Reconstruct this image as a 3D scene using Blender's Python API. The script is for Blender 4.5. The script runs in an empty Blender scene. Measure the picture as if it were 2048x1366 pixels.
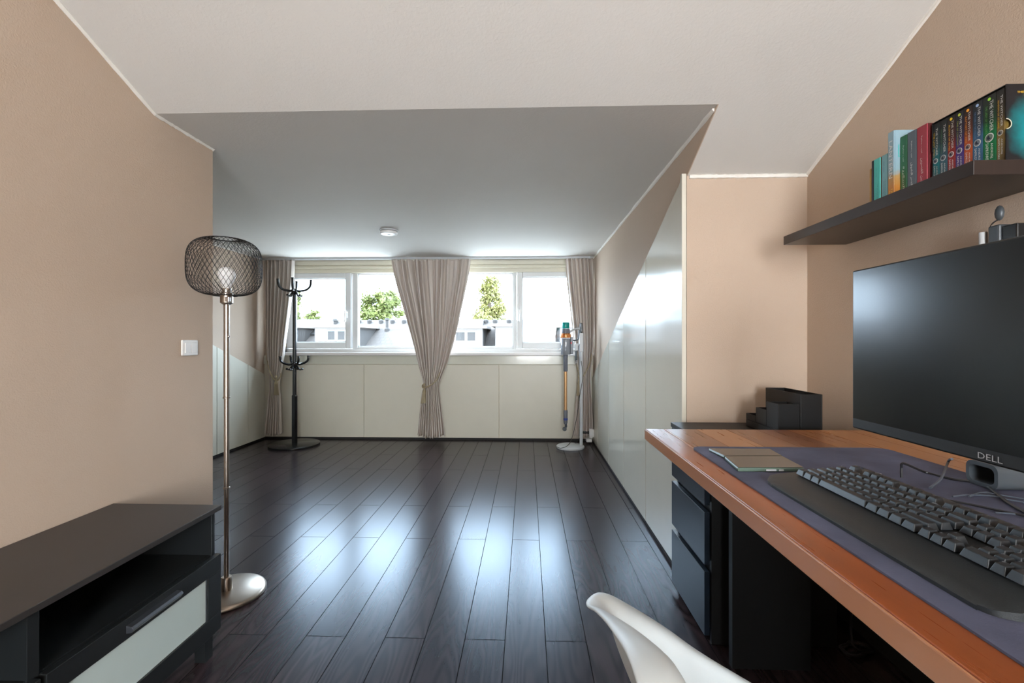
import bpy, bmesh, math, random
from mathutils import Vector, Matrix
random.seed(7)
C = bpy.context.scene.collection
PI = math.pi

# ------------------------------------------------------------------ camera, world, lights, exposure
FPX, HOR, VPX, EYE = 910.0, 680.0, 1054.0, 1.05
YAW = math.atan((VPX - 1024) / FPX)
cd = bpy.data.cameras.new('camera'); cam = bpy.data.objects.new('camera', cd); C.objects.link(cam)
cam.location = (0, 0, EYE); cam.rotation_euler = (PI / 2, 0, YAW)
cd.sensor_width = 36; cd.lens = FPX / 2048 * 36; cd.shift_y = -(683 - HOR) / 2048; cd.clip_start = 0.02; cd.clip_end = 400
bpy.context.scene.camera = cam
vs = bpy.context.scene.view_settings
vs.view_transform = 'Standard'; vs.look = 'None'; vs.exposure = 0.72; vs.gamma = 1.0; vs.use_curve_mapping = False

SKY = 15.0
w = bpy.data.worlds.new('world'); bpy.context.scene.world = w; w.use_nodes = True
bg = w.node_tree.nodes['Background']; bg.inputs[0].default_value = (0.64, 0.82, 1.0, 1); bg.inputs[1].default_value = SKY

def light(name, kind, loc, energy, color=(1, 1, 1), **kw):
    d = bpy.data.lights.new(name, kind); d.energy = energy; d.color = color
    for k, v in kw.items():
        if k == 'portal': d.cycles.is_portal = True
        elif k != 'rot': setattr(d, k, v)
    o = bpy.data.objects.new(name, d); C.objects.link(o); o.location = loc
    if 'rot' in kw: o.rotation_euler = kw['rot']
    return o
s = light('sun', 'SUN', (0, -5, 20), 6.5, (1, .95, .86), angle=0.01)
s.rotation_euler = Vector((-0.80, -0.14, 0.60)).to_track_quat('Z', 'Y').to_euler()
# sky portal in the dormer window, warm fill lamp added at the rear wall
light('window_portal', 'AREA', (-1.05, 5.02, 1.38), 1, shape='RECTANGLE', size=3.3, size_y=.85, rot=(-PI / 2, 0, 0), portal=True)
light('rear_fill', 'AREA', (.30, -2.72, 1.22), 80, (1.0, .88, .74), shape='RECTANGLE', size=1.2, size_y=1.4, rot=(PI / 2, 0, 0))

# ------------------------------------------------------------------ layout helpers (a pixel of the photo -> a point on a world plane)
_c, _s = math.cos(YAW), math.sin(YAW)
def ray(px, py):
    a, b = (px - 1024) / FPX, (HOR - py) / FPX
    return Vector((_c * a - _s, _s * a + _c, b))
EYEP = Vector((0, 0, EYE))
def atX(px, py, X): r = ray(px, py); return EYEP + r * (X / r.x)
def atY(px, py, Y): r = ray(px, py); return EYEP + r * (Y / r.y)
def atZ(px, py, Z): r = ray(px, py); return EYEP + r * ((Z - EYE) / r.z)
def project(p):
    x, y = _c * p[0] + _s * p[1], -_s * p[0] + _c * p[1]
    return 1024 + FPX * x / y, HOR - FPX * (p[2] - EYE) / y

# ------------------------------------------------------------------ materials
def mat(name, col, rough=.5, metal=0, bump=0, bscale=200, spec=None, emit=None, coat=0, var=0, vscale=8, trans=0):
    m = bpy.data.materials.new(name); m.use_nodes = True; nt = m.node_tree; b = nt.nodes['Principled BSDF']
    b.inputs['Base Color'].default_value = (*col, 1); b.inputs['Roughness'].default_value = rough; b.inputs['Metallic'].default_value = metal
    if spec is not None: b.inputs['Specular IOR Level'].default_value = spec
    if coat: b.inputs['Coat Weight'].default_value = coat; b.inputs['Coat Roughness'].default_value = .08
    if trans: b.inputs['Transmission Weight'].default_value = trans
    if emit: b.inputs['Emission Color'].default_value = (*emit[0], 1); b.inputs['Emission Strength'].default_value = emit[1]
    tc = nt.nodes.new('ShaderNodeTexCoord')
    if bump:
        n = nt.nodes.new('ShaderNodeTexNoise'); n.inputs['Scale'].default_value = bscale; n.inputs['Detail'].default_value = 3
        nt.links.new(tc.outputs['Object'], n.inputs['Vector'])
        bp = nt.nodes.new('ShaderNodeBump'); bp.inputs['Strength'].default_value = bump; bp.inputs['Distance'].default_value = .004
        nt.links.new(n.outputs['Fac'], bp.inputs['Height']); nt.links.new(bp.outputs[0], b.inputs['Normal'])
    if True:
        n = nt.nodes.new('ShaderNodeTexNoise'); n.inputs['Scale'].default_value = vscale; n.inputs['Detail'].default_value = 4
        nt.links.new(tc.outputs['Object'], n.inputs['Vector'])
        mx = nt.nodes.new('ShaderNodeMix'); mx.data_type = 'RGBA'
        v = var or .03
        mx.inputs['A'].default_value = (*[c * (1 - v) for c in col], 1); mx.inputs['B'].default_value = (*[min(1, c * (1 + v)) for c in col], 1)
        nt.links.new(n.outputs['Fac'], mx.inputs['Factor']); nt.links.new(mx.outputs['Result'], b.inputs['Base Color'])
    return m

def N(nt, t, **kw):
    n = nt.nodes.new(t)
    for k, v in kw.items():
        if k in n.inputs: n.inputs[k].default_value = v
        else: setattr(n, k, v)
    return n

def plank_mat(name, c1, c2, grain, length, width, shift, rough, bumpd, gap=(0.004, 0.004, 0.004), gscale=1.0, rf=13, rowtint=False, rings=.5, mortar=.0012, gapbump=1.0, spec=.5, sky_tint=None):
    m = bpy.data.materials.new(name); m.use_nodes = True; nt = m.node_tree; b = nt.nodes['Principled BSDF']; L = nt.links.new
    if sky_tint: b.inputs['Specular Tint'].default_value = (*sky_tint, 1)
    tc = N(nt, 'ShaderNodeTexCoord'); sp = N(nt, 'ShaderNodeSeparateXYZ'); L(tc.outputs['Object'], sp.inputs[0])
    cb = N(nt, 'ShaderNodeCombineXYZ'); ad = N(nt, 'ShaderNodeMath', operation='ADD'); ad.inputs[1].default_value = shift + 100 * width
    ay = N(nt, 'ShaderNodeMath', operation='ADD'); ay.inputs[1].default_value = 20.0
    L(sp.outputs['X'], ad.inputs[0]); L(sp.outputs['Y'], ay.inputs[0]); L(ay.outputs[0], cb.inputs['X']); L(ad.outputs[0], cb.inputs['Y'])
    br = N(nt, 'ShaderNodeTexBrick', offset=.37, offset_frequency=2, squash=1.0)
    for k, v in {'Color1': (0, 0, 0, 1), 'Color2': (1, 1, 1, 1), 'Mortar': (.5, .5, .5, 1), 'Scale': 1, 'Mortar Size': mortar, 'Mortar Smooth': .1, 'Bias': 0, 'Brick Width': length, 'Row Height': width}.items(): br.inputs[k].default_value = v
    L(cb.outputs[0], br.inputs['Vector'])
    # per-plank shift of the grain
    sc = N(nt, 'ShaderNodeVectorMath', operation='SCALE'); sc.inputs['Scale'].default_value = 37.0; L(br.outputs['Color'], sc.inputs[0])
    ofs = N(nt, 'ShaderNodeVectorMath', operation='ADD'); L(sc.outputs[0], ofs.inputs[0])
    mp = N(nt, 'ShaderNodeMapping'); mp.inputs['Scale'].default_value = (6 * gscale, .8 * gscale, 1); L(tc.outputs['Object'], mp.inputs['Vector']); L(mp.outputs[0], ofs.inputs[1])
    n1 = N(nt, 'ShaderNodeTexNoise'); n1.inputs['Scale'].default_value = 1.2; n1.inputs['Detail'].default_value = 2; L(ofs.outputs[0], n1.inputs['Vector'])
    ml = N(nt, 'ShaderNodeMath', operation='MULTIPLY'); ml.inputs[1].default_value = rf; L(n1.outputs['Fac'], ml.inputs[0])
    sn = N(nt, 'ShaderNodeMath', operation='SINE'); mm = N(nt, 'ShaderNodeMath', operation='MULTIPLY'); mm.inputs[1].default_value = 6.28; L(ml.outputs[0], mm.inputs[0]); L(mm.outputs[0], sn.inputs[0])
    mr = N(nt, 'ShaderNodeMapRange'); mr.inputs[1].default_value = -1; mr.inputs[2].default_value = 1; L(sn.outputs[0], mr.inputs[0])
    mp2 = N(nt, 'ShaderNodeMapping'); mp2.inputs['Scale'].default_value = (260 * gscale, 9 * gscale, 1); L(tc.outputs['Object'], mp2.inputs['Vector'])
    n2 = N(nt, 'ShaderNodeTexNoise'); n2.inputs['Scale'].default_value = 1; n2.inputs['Detail'].default_value = 3; L(mp2.outputs[0], n2.inputs['Vector'])
    mg = N(nt, 'ShaderNodeMix', data_type='FLOAT'); mg.inputs['Factor'].default_value = 1 - rings; L(mr.outputs[0], mg.inputs['A']); L(n2.outputs['Fac'], mg.inputs['B'])
    base = N(nt, 'ShaderNodeMix', data_type='RGBA'); base.inputs['A'].default_value = (*c1, 1); base.inputs['B'].default_value = (*c2, 1); 
    if rowtint:
        dv = N(nt, 'ShaderNodeMath', operation='DIVIDE'); dv.inputs[1].default_value = width; L(ad.outputs[0], dv.inputs[0]); fl = N(nt, 'ShaderNodeMath', operation='FLOOR'); L(dv.outputs[0], fl.inputs[0])
        wn = N(nt, 'ShaderNodeTexWhiteNoise', noise_dimensions='1D'); L(fl.outputs[0], wn.inputs['W']); L(wn.outputs['Value'], base.inputs['Factor'])
    else: L(br.outputs['Color'], base.inputs['Factor'])
    gr = N(nt, 'ShaderNodeMix', data_type='RGBA', blend_type='MULTIPLY'); gr.inputs['Factor'].default_value = 1; L(base.outputs['Result'], gr.inputs['A'])
    gm = N(nt, 'ShaderNodeMapRange'); gm.inputs[3].default_value = 1 - grain; gm.inputs[4].default_value = 1 + grain; L(mg.outputs[0], gm.inputs[0])
    L(gm.outputs[0], gr.inputs['B'])
    fin = N(nt, 'ShaderNodeMix', data_type='RGBA'); fin.inputs['B'].default_value = (*gap, 1); L(br.outputs['Fac'], fin.inputs['Factor']); L(gr.outputs['Result'], fin.inputs['A'])
    L(fin.outputs['Result'], b.inputs['Base Color'])
    rr = N(nt, 'ShaderNodeMapRange'); rr.inputs[3].default_value = rough * .93; rr.inputs[4].default_value = rough * 1.07; L(n2.outputs['Fac'], rr.inputs[0])
    gm2 = N(nt, 'ShaderNodeMix', data_type='FLOAT'); gm2.inputs['B'].default_value = .9; L(br.outputs['Fac'], gm2.inputs['Factor']); L(rr.outputs[0], gm2.inputs['A']); L(gm2.outputs[0], b.inputs['Roughness'])
    gs = N(nt, 'ShaderNodeMapRange'); gs.inputs[3].default_value = spec; gs.inputs[4].default_value = .02; L(br.outputs['Fac'], gs.inputs[0]); L(gs.outputs[0], b.inputs['Specular IOR Level'])
    bp = N(nt, 'ShaderNodeBump'); bp.inputs['Strength'].default_value = .35; bp.inputs['Distance'].default_value = bumpd; L(n2.outputs['Fac'], bp.inputs['Height'])
    iv = N(nt, 'ShaderNodeMath', operation='SUBTRACT'); iv.inputs[0].default_value = 1; L(br.outputs['Fac'], iv.inputs[1])
    bp2 = N(nt, 'ShaderNodeBump'); bp2.inputs['Strength'].default_value = .6 * gapbump; bp2.inputs['Distance'].default_value = .002; L(iv.outputs[0], bp2.inputs['Height']); L(bp.outputs[0], bp2.inputs['Normal'])
    L(bp2.outputs[0], b.inputs['Normal'])
    return m

def plaster(name, col, strength=.35, scale=130, rough=.75, spec=.3):
    m = bpy.data.materials.new(name); m.use_nodes = True; nt = m.node_tree; b = nt.nodes['Principled BSDF']; L = nt.links.new
    tc = N(nt, 'ShaderNodeTexCoord')
    n = N(nt, 'ShaderNodeTexNoise'); n.inputs['Scale'].default_value = scale; n.inputs['Detail'].default_value = 2; n.inputs['Distortion'].default_value = .6; L(tc.outputs['Object'], n.inputs['Vector'])
    n2 = N(nt, 'ShaderNodeTexNoise'); n2.inputs['Scale'].default_value = 2.2; n2.inputs['Detail'].default_value = 4; L(tc.outputs['Object'], n2.inputs['Vector'])
    mx = N(nt, 'ShaderNodeMix', data_type='RGBA'); mx.inputs['A'].default_value = (*[c * .95 for c in col], 1); mx.inputs['B'].default_value = (*[c * 1.05 for c in col], 1)
    L(n2.outputs['Fac'], mx.inputs['Factor']); L(mx.outputs['Result'], b.inputs['Base Color'])
    bp = N(nt, 'ShaderNodeBump'); bp.inputs['Strength'].default_value = strength; bp.inputs['Distance'].default_value = .0025; L(n.outputs['Fac'], bp.inputs['Height']); L(bp.outputs[0], b.inputs['Normal'])
    b.inputs['Roughness'].default_value = rough; b.inputs['Specular IOR Level'].default_value = spec
    return m

def glass_mat(name, tint=(1, 1, 1), refl=.02, rough=0.0):
    m = bpy.data.materials.new(name); m.use_nodes = True; nt = m.node_tree; nt.nodes.clear()
    o = N(nt, 'ShaderNodeOutputMaterial'); mx = N(nt, 'ShaderNodeMixShader'); t = N(nt, 'ShaderNodeBsdfTransparent'); g = N(nt, 'ShaderNodeBsdfGlossy')
    fr = N(nt, 'ShaderNodeLayerWeight'); fr.inputs['Blend'].default_value = .1
    t.inputs[0].default_value = (*tint, 1); g.inputs['Roughness'].default_value = rough
    mp = N(nt, 'ShaderNodeMapRange'); mp.inputs[3].default_value = refl; mp.inputs[4].default_value = .35
    nt.links.new(fr.outputs['Facing'], mp.inputs[0]); nt.links.new(mp.outputs[0], mx.inputs[0]); nt.links.new(t.outputs[0], mx.inputs[1]); nt.links.new(g.outputs[0], mx.inputs[2]); nt.links.new(mx.outputs[0], o.inputs[0])
    return m

def zramp(name, stops, rough=.35, noise=.0, nscale=40):
    """printed cover: colours along object Z (absolute heights)"""
    m = bpy.data.materials.new(name); m.use_nodes = True; nt = m.node_tree; b = nt.nodes['Principled BSDF']; L = nt.links.new
    tc = N(nt, 'ShaderNodeTexCoord'); sp = N(nt, 'ShaderNodeSeparateXYZ'); L(tc.outputs['Object'], sp.inputs[0])
    z0, z1 = stops[0][0], stops[-1][0]
    mr = N(nt, 'ShaderNodeMapRange'); mr.inputs[1].default_value = z0; mr.inputs[2].default_value = z1; L(sp.outputs['Z'], mr.inputs[0])
    src = mr.outputs[0]
    if noise:
        n = N(nt, 'ShaderNodeTexNoise'); n.inputs['Scale'].default_value = nscale; n.inputs['Detail'].default_value = 5; L(tc.outputs['Object'], n.inputs['Vector'])
        a = N(nt, 'ShaderNodeMath', operation='MULTIPLY_ADD'); a.inputs[1].default_value = noise; L(n.outputs['Fac'], a.inputs[0])
        s2 = N(nt, 'ShaderNodeMath', operation='SUBTRACT'); s2.inputs[1].default_value = noise / 2; L(src, s2.inputs[0]); L(s2.outputs[0], a.inputs[2]); src = a.outputs[0]
    cr = N(nt, 'ShaderNodeValToRGB'); el = cr.color_ramp.elements
    while len(el) < len(stops): el.new(.5)
    for e, (z, c) in zip(el, stops): e.position = (z - z0) / (z1 - z0); e.color = (*c, 1)
    L(src, cr.inputs[0]); L(cr.outputs[0], b.inputs['Base Color']); b.inputs['Roughness'].default_value = rough
    return m

M = {}
M['wall'] = plaster('beige_wall_paint', (.52, .405, .315), .38, 190)
M['ceil'] = plaster('white_ceiling_paint', (.66, .635, .60), .35, 110)
M['caulk'] = mat('white_caulk', (.80, .77, .72), .6, bump=.4, bscale=60)
M['floor'] = plank_mat('dark_laminate_planks', (.024, .016, .018), (.040, .028, .030), .42, 1.27, .1413, -.206, .25, .00005, rf=16, rings=.6, mortar=.0013, spec=.32, sky_tint=(.42, .70, 1.0))  # blue of the reflected sky put into the specular tint
M['panel'] = mat('cream_gloss_panel', (.68, .65, .56), .16, bump=.05, bscale=14, coat=.3)
M['panelb'] = mat('cream_satin_panel', (.66, .62, .52), .42, bump=.04, bscale=30)
M['band'] = mat('cream_gloss_band', (.62, .61, .52), .2, bump=.12, bscale=45, coat=.3)
M['seam'] = mat('cream_edge', (.70, .60, .42), .5)
M['frame'] = mat('white_window_plastic', (.64, .64, .63), .35)
M['sill'] = mat('white_sill', (.72, .68, .66), .3)
M['lintel'] = mat('cream_lintel', (.66, .62, .50), .4)
M['gapk'] = mat('dark_gap', (.01, .01, .01), .7)
M['curtain'] = mat('taupe_curtain_cloth', (.60, .535, .485), .85, bump=.1, bscale=900, spec=.2)
M['lining'] = mat('pale_curtain_lining', (.6, .57, .53), .9)
M['rope'] = mat('beige_rope', (.38, .31, .20), .9, bump=.8, bscale=500)
M['black'] = mat('black_satin', (.010, .011, .012), .2)
M['blackw'] = mat('black_brown_laminate', (.010, .011, .012), .45, spec=.3, bump=.03, bscale=400, var=.1)
M['benchtop'] = mat('black_bench_top', (.030, .026, .024), .42)
M['bench'] = mat('black_bench_foil', (.013, .015, .016), .30)
M['alex'] = mat('black_drawer_foil', (.007, .015, .027), .36)
M['nickel'] = mat('brushed_nickel', (.38, .33, .285), .33, 1)
M['chrome'] = mat('chrome', (.75, .75, .78), .12, 1)
M['darkmetal'] = mat('dark_handle_metal', (.12, .13, .15), .3, .8)
M['frost'] = mat('frosted_glass', (.50, .58, .56), .35)
M['shelf'] = plank_mat('black_brown_shelf', (.020, .012, .010), (.024, .015, .012), .25, 3, 1.0, .3, .35, .0001, gscale=2, rings=.2, mortar=0)
M['desk'] = plank_mat('reddish_desk_wood', (.40, .16, .048), (.17, .052, .015), .14, 2.6, .098, .03, .28, .000001, gap=(.2, .07, .02), gscale=.5, rf=3, rowtint=True, rings=.5, mortar=.0006, gapbump=.2)
M['deskedge'] = plank_mat('reddish_desk_edge_lit', (.37, .155, .07), (.37, .155, .07), .12, 4, 3, .3, .35, .00005, gscale=.5, rf=3, rings=.3, mortar=0)  # paler than the front board: the light on this face is in the colour
M['deskfront'] = plank_mat('reddish_front_board', (.27, .070, .020), (.27, .070, .020), .22, 4, 3, .3, .28, .000001, gscale=.7, rf=4, rings=.6, mortar=0)
M['pad'] = mat('dark_suede_pad', (.085, .09, .14), .75, bump=.15, bscale=400, var=.8, vscale=7, spec=.25)
M['kb'] = mat('keyboard_black', (.014, .017, .019), .45, bump=.12, bscale=900)
M['key'] = mat('keycap_black', (.013, .017, .021), .42)
M['legend'] = mat('key_legend', (.18, .22, .27), .5)
M['screen'] = mat('matte_screen', (.004, .005, .006),   .20, spec=.55, coat=.08)
M['bezel'] = mat('monitor_bezel', (.008, .008, .008), .4)
M['silver'] = mat('silver_print', (.45, .45, .46), .35, .3)
M['greyp'] = mat('grey_plastic', (.055, .065, .075), .4)
M['ltgrey'] = mat('light_grey_plastic', (.52, .54, .56), .35)
M['white'] = mat('white_plastic', (.78, .78, .77), .3)
M['chair'] = mat('chair_shell_white', (.52, .56, .57), .45)
M['beech'] = mat('chair_leg_wood', (.5, .32, .17), .5)
M['bulb'] = mat('opal_bulb', (.85, .85, .86), .35)
M['wire'] = mat('black_wire_mesh', (.008, .008, .008), .4)
M['cable'] = mat('black_cable', (.012, .012, .014), .4)
M['cableg'] = mat('grey_cable', (.06, .075, .10), .45)
M['teal'] = mat('teal_filter', (.0, .28, .26), .25)
M['copper'] = mat('copper_metal', (.72, .34, .13), .25, .9)
M['gold'] = mat('copper_wand', (.62, .36, .17), .3, .8)
M['bin'] = mat('clear_grey_bin', (.30, .32, .36), .15, .2)
M['vac'] = mat('vacuum_grey', (.13, .14, .17), .35)
M['dock'] = mat('dock_white', (.60, .63, .66), .35)
M['phonecase'] = mat('clear_green_phone_case', (.10, .15, .12), .3, 0)
M['phoneglass'] = mat('phone_dark_glass', (.05, .043, .034), .12)
M['paper'] = mat('book_pages', (.70, .64, .50), .8, bump=.4, bscale=700)
M['glass'] = glass_mat('window_glass')
M['tile'] = mat('outside_roof_tiles', (.07, .068, .066), .8, var=.15, vscale=3)
M['tiledark'] = mat('outside_dark_cladding', (.017, .014, .012), .8)
M['solar'] = mat('outside_solar', (.012, .011, .010), .6)
M['render'] = mat('outside_white_render', (.11, .092, .08), .8)
M['brick'] = mat('outside_pale_brick', (.5, .45, .4), .9)
M['ground'] = mat('outside_paving', (.50, .49, .46), .9, var=.3, vscale=.5)
M['bark'] = mat('bark', (.09, .065, .045), .9)
M['leaf'] = mat('leaf_green', (.062, .072, .006), .7, var=.7, vscale=1.2)
M['leafb'] = mat('leaf_yellow_green', (.11, .10, .02), .7, var=.7, vscale=1.6)
M['red'] = mat('cover_red', (.30, .03, .05), .35)
M['reddark'] = mat('cover_dark_red', (.09, .013, .015), .4)
M['grey'] = mat('cover_slate', (.085, .105, .13), .4)
M['green'] = mat('cover_green', (.02, .12, .045), .35)
M['turq'] = mat('cover_turquoise', (.06, .42, .38), .4)
M['pale'] = mat('cover_pale_blue', (.16, .33, .37), .4)
M['navy'] = mat('cover_navy', (.008, .012, .035), .4)
M['goldbk'] = mat('cover_gold', (.42, .26, .07), .4, var=.4, vscale=60)
M['brownbk'] = mat('cover_brown', (.16, .06, .025), .45, var=.5, vscale=60)
M['txtw'] = mat('print_white', (.62, .62, .60), .5)
M['txty'] = mat('print_yellow', (.75, .45, .02), .5)
M['txtdk'] = mat('print_dark_teal', (.02, .11, .11), .5)

# ------------------------------------------------------------------ mesh helpers
class B:
    def __init__(s): s.bm = bmesh.new()
    def box(s, x0, x1, y0, y1, z0, z1):
        v = [s.bm.verts.new((x, y, z)) for z in (z0, z1) for y in (y0, y1) for x in (x0, x1)]
        for f in ((0, 2, 3, 1), (4, 5, 7, 6), (0, 1, 5, 4), (2, 6, 7, 3), (0, 4, 6, 2), (1, 3, 7, 5)): s.bm.faces.new([v[i] for i in f])
        return s
    def prism(s, pts, vec):
        vec = Vector(vec); a = [s.bm.verts.new(p) for p in pts]; b = [s.bm.verts.new(Vector(p) + vec) for p in pts]
        s.bm.faces.new(a); s.bm.faces.new(b[::-1]); n = len(a)
        for i in range(n): s.bm.faces.new([a[i], b[i], b[(i + 1) % n], a[(i + 1) % n]][::-1])
        return s
    def tube(s, pts, r, n=8, cap=True, closed=False):
        pts = [Vector(p) for p in pts]; R = r if isinstance(r, (list, tuple)) else [r] * len(pts); rings = []
        up = None; L = len(pts)
        for i, p in enumerate(pts):
            if closed: t = (pts[(i + 1) % L] - pts[i - 1])
            else: t = pts[min(i + 1, L - 1)] - pts[max(i - 1, 0)]
            t.normalize()
            if up is None: up = t.orthogonal().normalized()
            else: up = (up - t * up.dot(t)); up = up.normalized() if up.length > 1e-6 else t.orthogonal().normalized()
            q = t.cross(up)
            rings.append([s.bm.verts.new(p + (up * math.cos(2 * PI * k / n) + q * math.sin(2 * PI * k / n)) * R[i]) for k in range(n)])
        for i in range(L if closed else L - 1):
            a, b = rings[i], rings[(i + 1) % L]
            for k in range(n): s.bm.faces.new([a[k], a[(k + 1) % n], b[(k + 1) % n], b[k]])
        if cap and not closed: s.bm.faces.new(rings[0][::-1]); s.bm.faces.new(rings[-1])
        return s
    def lathe(s, c, prof, n=32, axis='Z', sx=1, sy=1):
        c = Vector(c); rings = []
        for r, h in prof:
            ring = []
            for k in range(n):
                a = 2 * PI * k / n; u, v = r * math.cos(a) * sx, r * math.sin(a) * sy
                off = {'Z': (u, v, h), 'X': (h, u, v), 'Y': (u, h, v)}[axis]
                ring.append(s.bm.verts.new(c + Vector(off)))
            rings.append(ring)
        for a, b in zip(rings, rings[1:]):
            for k in range(n): s.bm.faces.new([a[k], a[(k + 1) % n], b[(k + 1) % n], b[k]])
        s.bm.faces.new(rings[0][::-1]); s.bm.faces.new(rings[-1])
        return s
    def grid(s, P):
        V = [[s.bm.verts.new(p) for p in row] for row in P]
        for i in range(len(V) - 1):
            for j in range(len(V[0]) - 1): s.bm.faces.new([V[i][j], V[i][j + 1], V[i + 1][j + 1], V[i + 1][j]])
        return s
    def sphere(s, c, r, sc=(1, 1, 1), n=16):
        m = Matrix.Translation(c) @ Matrix.Diagonal((*[r * q for q in sc], 1)); bmesh.ops.create_uvsphere(s.bm, u_segments=n, v_segments=n // 2, radius=1, matrix=m); return s
    def build(s, name, m, parent=None, bevel=0, smooth=False, label=None, seg=2, solid=0, origin=False):
        bmesh.ops.recalc_face_normals(s.bm, faces=s.bm.faces)
        loc = Vector((0, 0, 0))
        if origin:
            xs = [v.co for v in s.bm.verts]; loc = Vector(((min(v.x for v in xs) + max(v.x for v in xs)) / 2, (min(v.y for v in xs) + max(v.y for v in xs)) / 2, min(v.z for v in xs)))
            for v in s.bm.verts: v.co -= loc
        me = bpy.data.meshes.new(name); s.bm.to_mesh(me); s.bm.free(); me.materials.append(m)
        if smooth:
            for p in me.polygons: p.use_smooth = True
            if smooth != 'all':
                try: me.set_sharp_from_angle(angle=math.radians(40))
                except Exception: pass
        o = bpy.data.objects.new(name, me); C.objects.link(o); o.location = loc
        if solid:
            md = o.modifiers.new('solidify', 'SOLIDIFY'); md.thickness = solid; md.offset = 0
        if bevel:
            md = o.modifiers.new('bevel', 'BEVEL'); md.width = bevel; md.segments = seg; md.limit_method = 'ANGLE'; md.angle_limit = math.radians(40)
        if parent: par(o, parent)
        if label: o['label'] = label
        return o
def par(o, p):
    o.parent = p; t = Vector(p.location); q = p.parent
    o.matrix_parent_inverse = Matrix.Translation(t).inverted() if not q else Matrix.Identity(4)
def tag(o, label, cat, group=None, kind=None):
    o['label'] = label; o['category'] = cat
    if group: o['group'] = group
    if kind: o['kind'] = kind
    return o
def thing(name, loc, label, cat, group=None):
    o = bpy.data.objects.new(name, None); C.objects.link(o); o.location = loc; o.empty_display_size = .1
    return tag(o, label, cat, group)
def struct(name, b, m, parent=None, **kw):
    o = b.build(name, m, parent, **kw)
    if not parent: o['kind'] = 'structure'
    return o
def cat(pts, n=6, closed=False):
    """Catmull-Rom through points"""
    P = [Vector(p) for p in pts]; out = []; L = len(P)
    for i in range(L if closed else L - 1):
        p0 = P[i - 1] if (i or closed) else P[0]; p1 = P[i]; p2 = P[(i + 1) % L]; p3 = P[(i + 2) % L] if (closed or i + 2 < L) else P[-1]
        for k in range(n):
            t = k / n
            out.append(.5 * ((2 * p1) + (p2 - p0) * t + (2 * p0 - 5 * p1 + 4 * p2 - p3) * t * t + (3 * p1 - p0 - 3 * p2 + p3) * t ** 3))
    if not closed: out.append(P[-1])
    return out
def text(string, name, m, parent, origin, xa, ya, w=None, h=None, extrude=.0002, align='left'):
    """lettering mesh: starts at origin, runs along xa, its top towards ya, fitted to w x h"""
    cu = bpy.data.curves.new(name, 'FONT'); cu.body = string; cu.size = 1; cu.extrude = 0; cu.resolution_u = 2
    to = bpy.data.objects.new(name, cu); C.objects.link(to); bpy.context.view_layer.update()
    me = bpy.data.meshes.new_from_object(to.evaluated_get(bpy.context.evaluated_depsgraph_get())); bpy.data.objects.remove(to)
    if not len(me.vertices): return None
    xs = [v.co.x for v in me.vertices]; ys = [v.co.y for v in me.vertices]; W, H = max(xs) - min(xs), max(ys) - min(ys)
    sy = h / H if h else None; sx = w / W if w else None
    sx = sx or sy; sy = sy or sx
    xa, ya = Vector(xa).normalized(), Vector(ya).normalized(); za = xa.cross(ya); o = Vector(origin); mx, my = min(xs), min(ys)
    for v in me.vertices: v.co = o + xa * ((v.co.x - mx) * sx) + ya * ((v.co.y - my) * sy) + za * extrude
    me.materials.clear(); me.materials.append(m)
    ob = bpy.data.objects.new(name, me); C.objects.link(ob)
    if parent: par(ob, parent)
    return ob

# ------------------------------------------------------------------ room shell
XL, XLF, XD, XR, YB, YK, ZD, YD0 = -1.405, -2.80, .69, 1.20, 4.76, 1.99, 1.903, 1.67
SL = .45
def zs(y): return ZD - SL * (y - YD0)
YR, YREAR = -.6, -2.6
ZR = zs(YR); ZRE = ZR - SL * (YR - YREAR)
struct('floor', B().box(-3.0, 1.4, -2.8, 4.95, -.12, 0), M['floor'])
# sloped ceiling with the dormer's flat ceiling, one shell 6 cm thick
b = B()
b.prism([(XL - .1, YD0, ZD), (XD + .004, YD0, ZD), (XD + .004, YK + .15, zs(YK + .15)), (XR + .1, YK + .15, zs(YK + .15)), (XR + .1, YR, ZR), (XL - .1, YR, ZR)], (0, 0, .08))
struct('ceiling', b, M['ceil'])
struct('ceiling_rear', B().prism([(XL - .1, YR, ZR), (XR + .1, YR, ZR), (XR + .1, YREAR - .1, ZRE - .045), (XL - .1, YREAR - .1, ZRE - .045)], (0, 0, .08)), M['ceil'])
struct('ceiling_dormer', B().prism([(XLF - .1, YD0, ZD), (XD, YD0, ZD), (XD + .1, YD0 + .05, ZD), (XD + .1, YB + .3, ZD), (XLF - .1, YB + .3, ZD)], (0, 0, .1)), M['ceil'])
# walls
struct('wall_left', B().prism([(XL, YREAR, 0), (XL, YK, 0), (XL, YK, ZD), (XL, YD0, ZD), (XL, YR, ZR), (XL, YREAR, ZRE)], (-.12, 0, 0)), M['wall'])
struct('wall_left_return', B().box(XLF - .1, XL - .12, YK - .12, YK, 0, ZD), M['wall'])
struct('wall_right', B().prism([(XR, YREAR, 0), (XR, YK, 0), (XR, YK, zs(YK)), (XR, YR, ZR), (XR, YREAR, ZRE)], (.12, 0, 0)), M['wall'])
struct('wall_knee', B().prism([(XD + .1, YK, 0), (XR + .12, YK, 0), (XR + .12, YK, zs(YK)), (XD, YK, zs(YK)), (XD, YK, 0)], (0, .1, 0)), M['wall'])
struct('wall_dormer_right', B().prism([(XD, YK + .002, 0), (XD, YB + .3, 0), (XD, YB + .3, ZD), (XD, YD0, ZD), (XD, YK + .002, zs(YK))], (.1, 0, 0)), M['wall'])
struct('wall_dormer_left', B().box(XLF - .1, XLF, YK, YB + .3, 0, ZD), M['wall'])
RX0, RX1, RZ0, RZ1 = -.32, .92, .50, 1.95
b = B()  # rear wall behind the camera, its opening placed and sized for fill light
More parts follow.
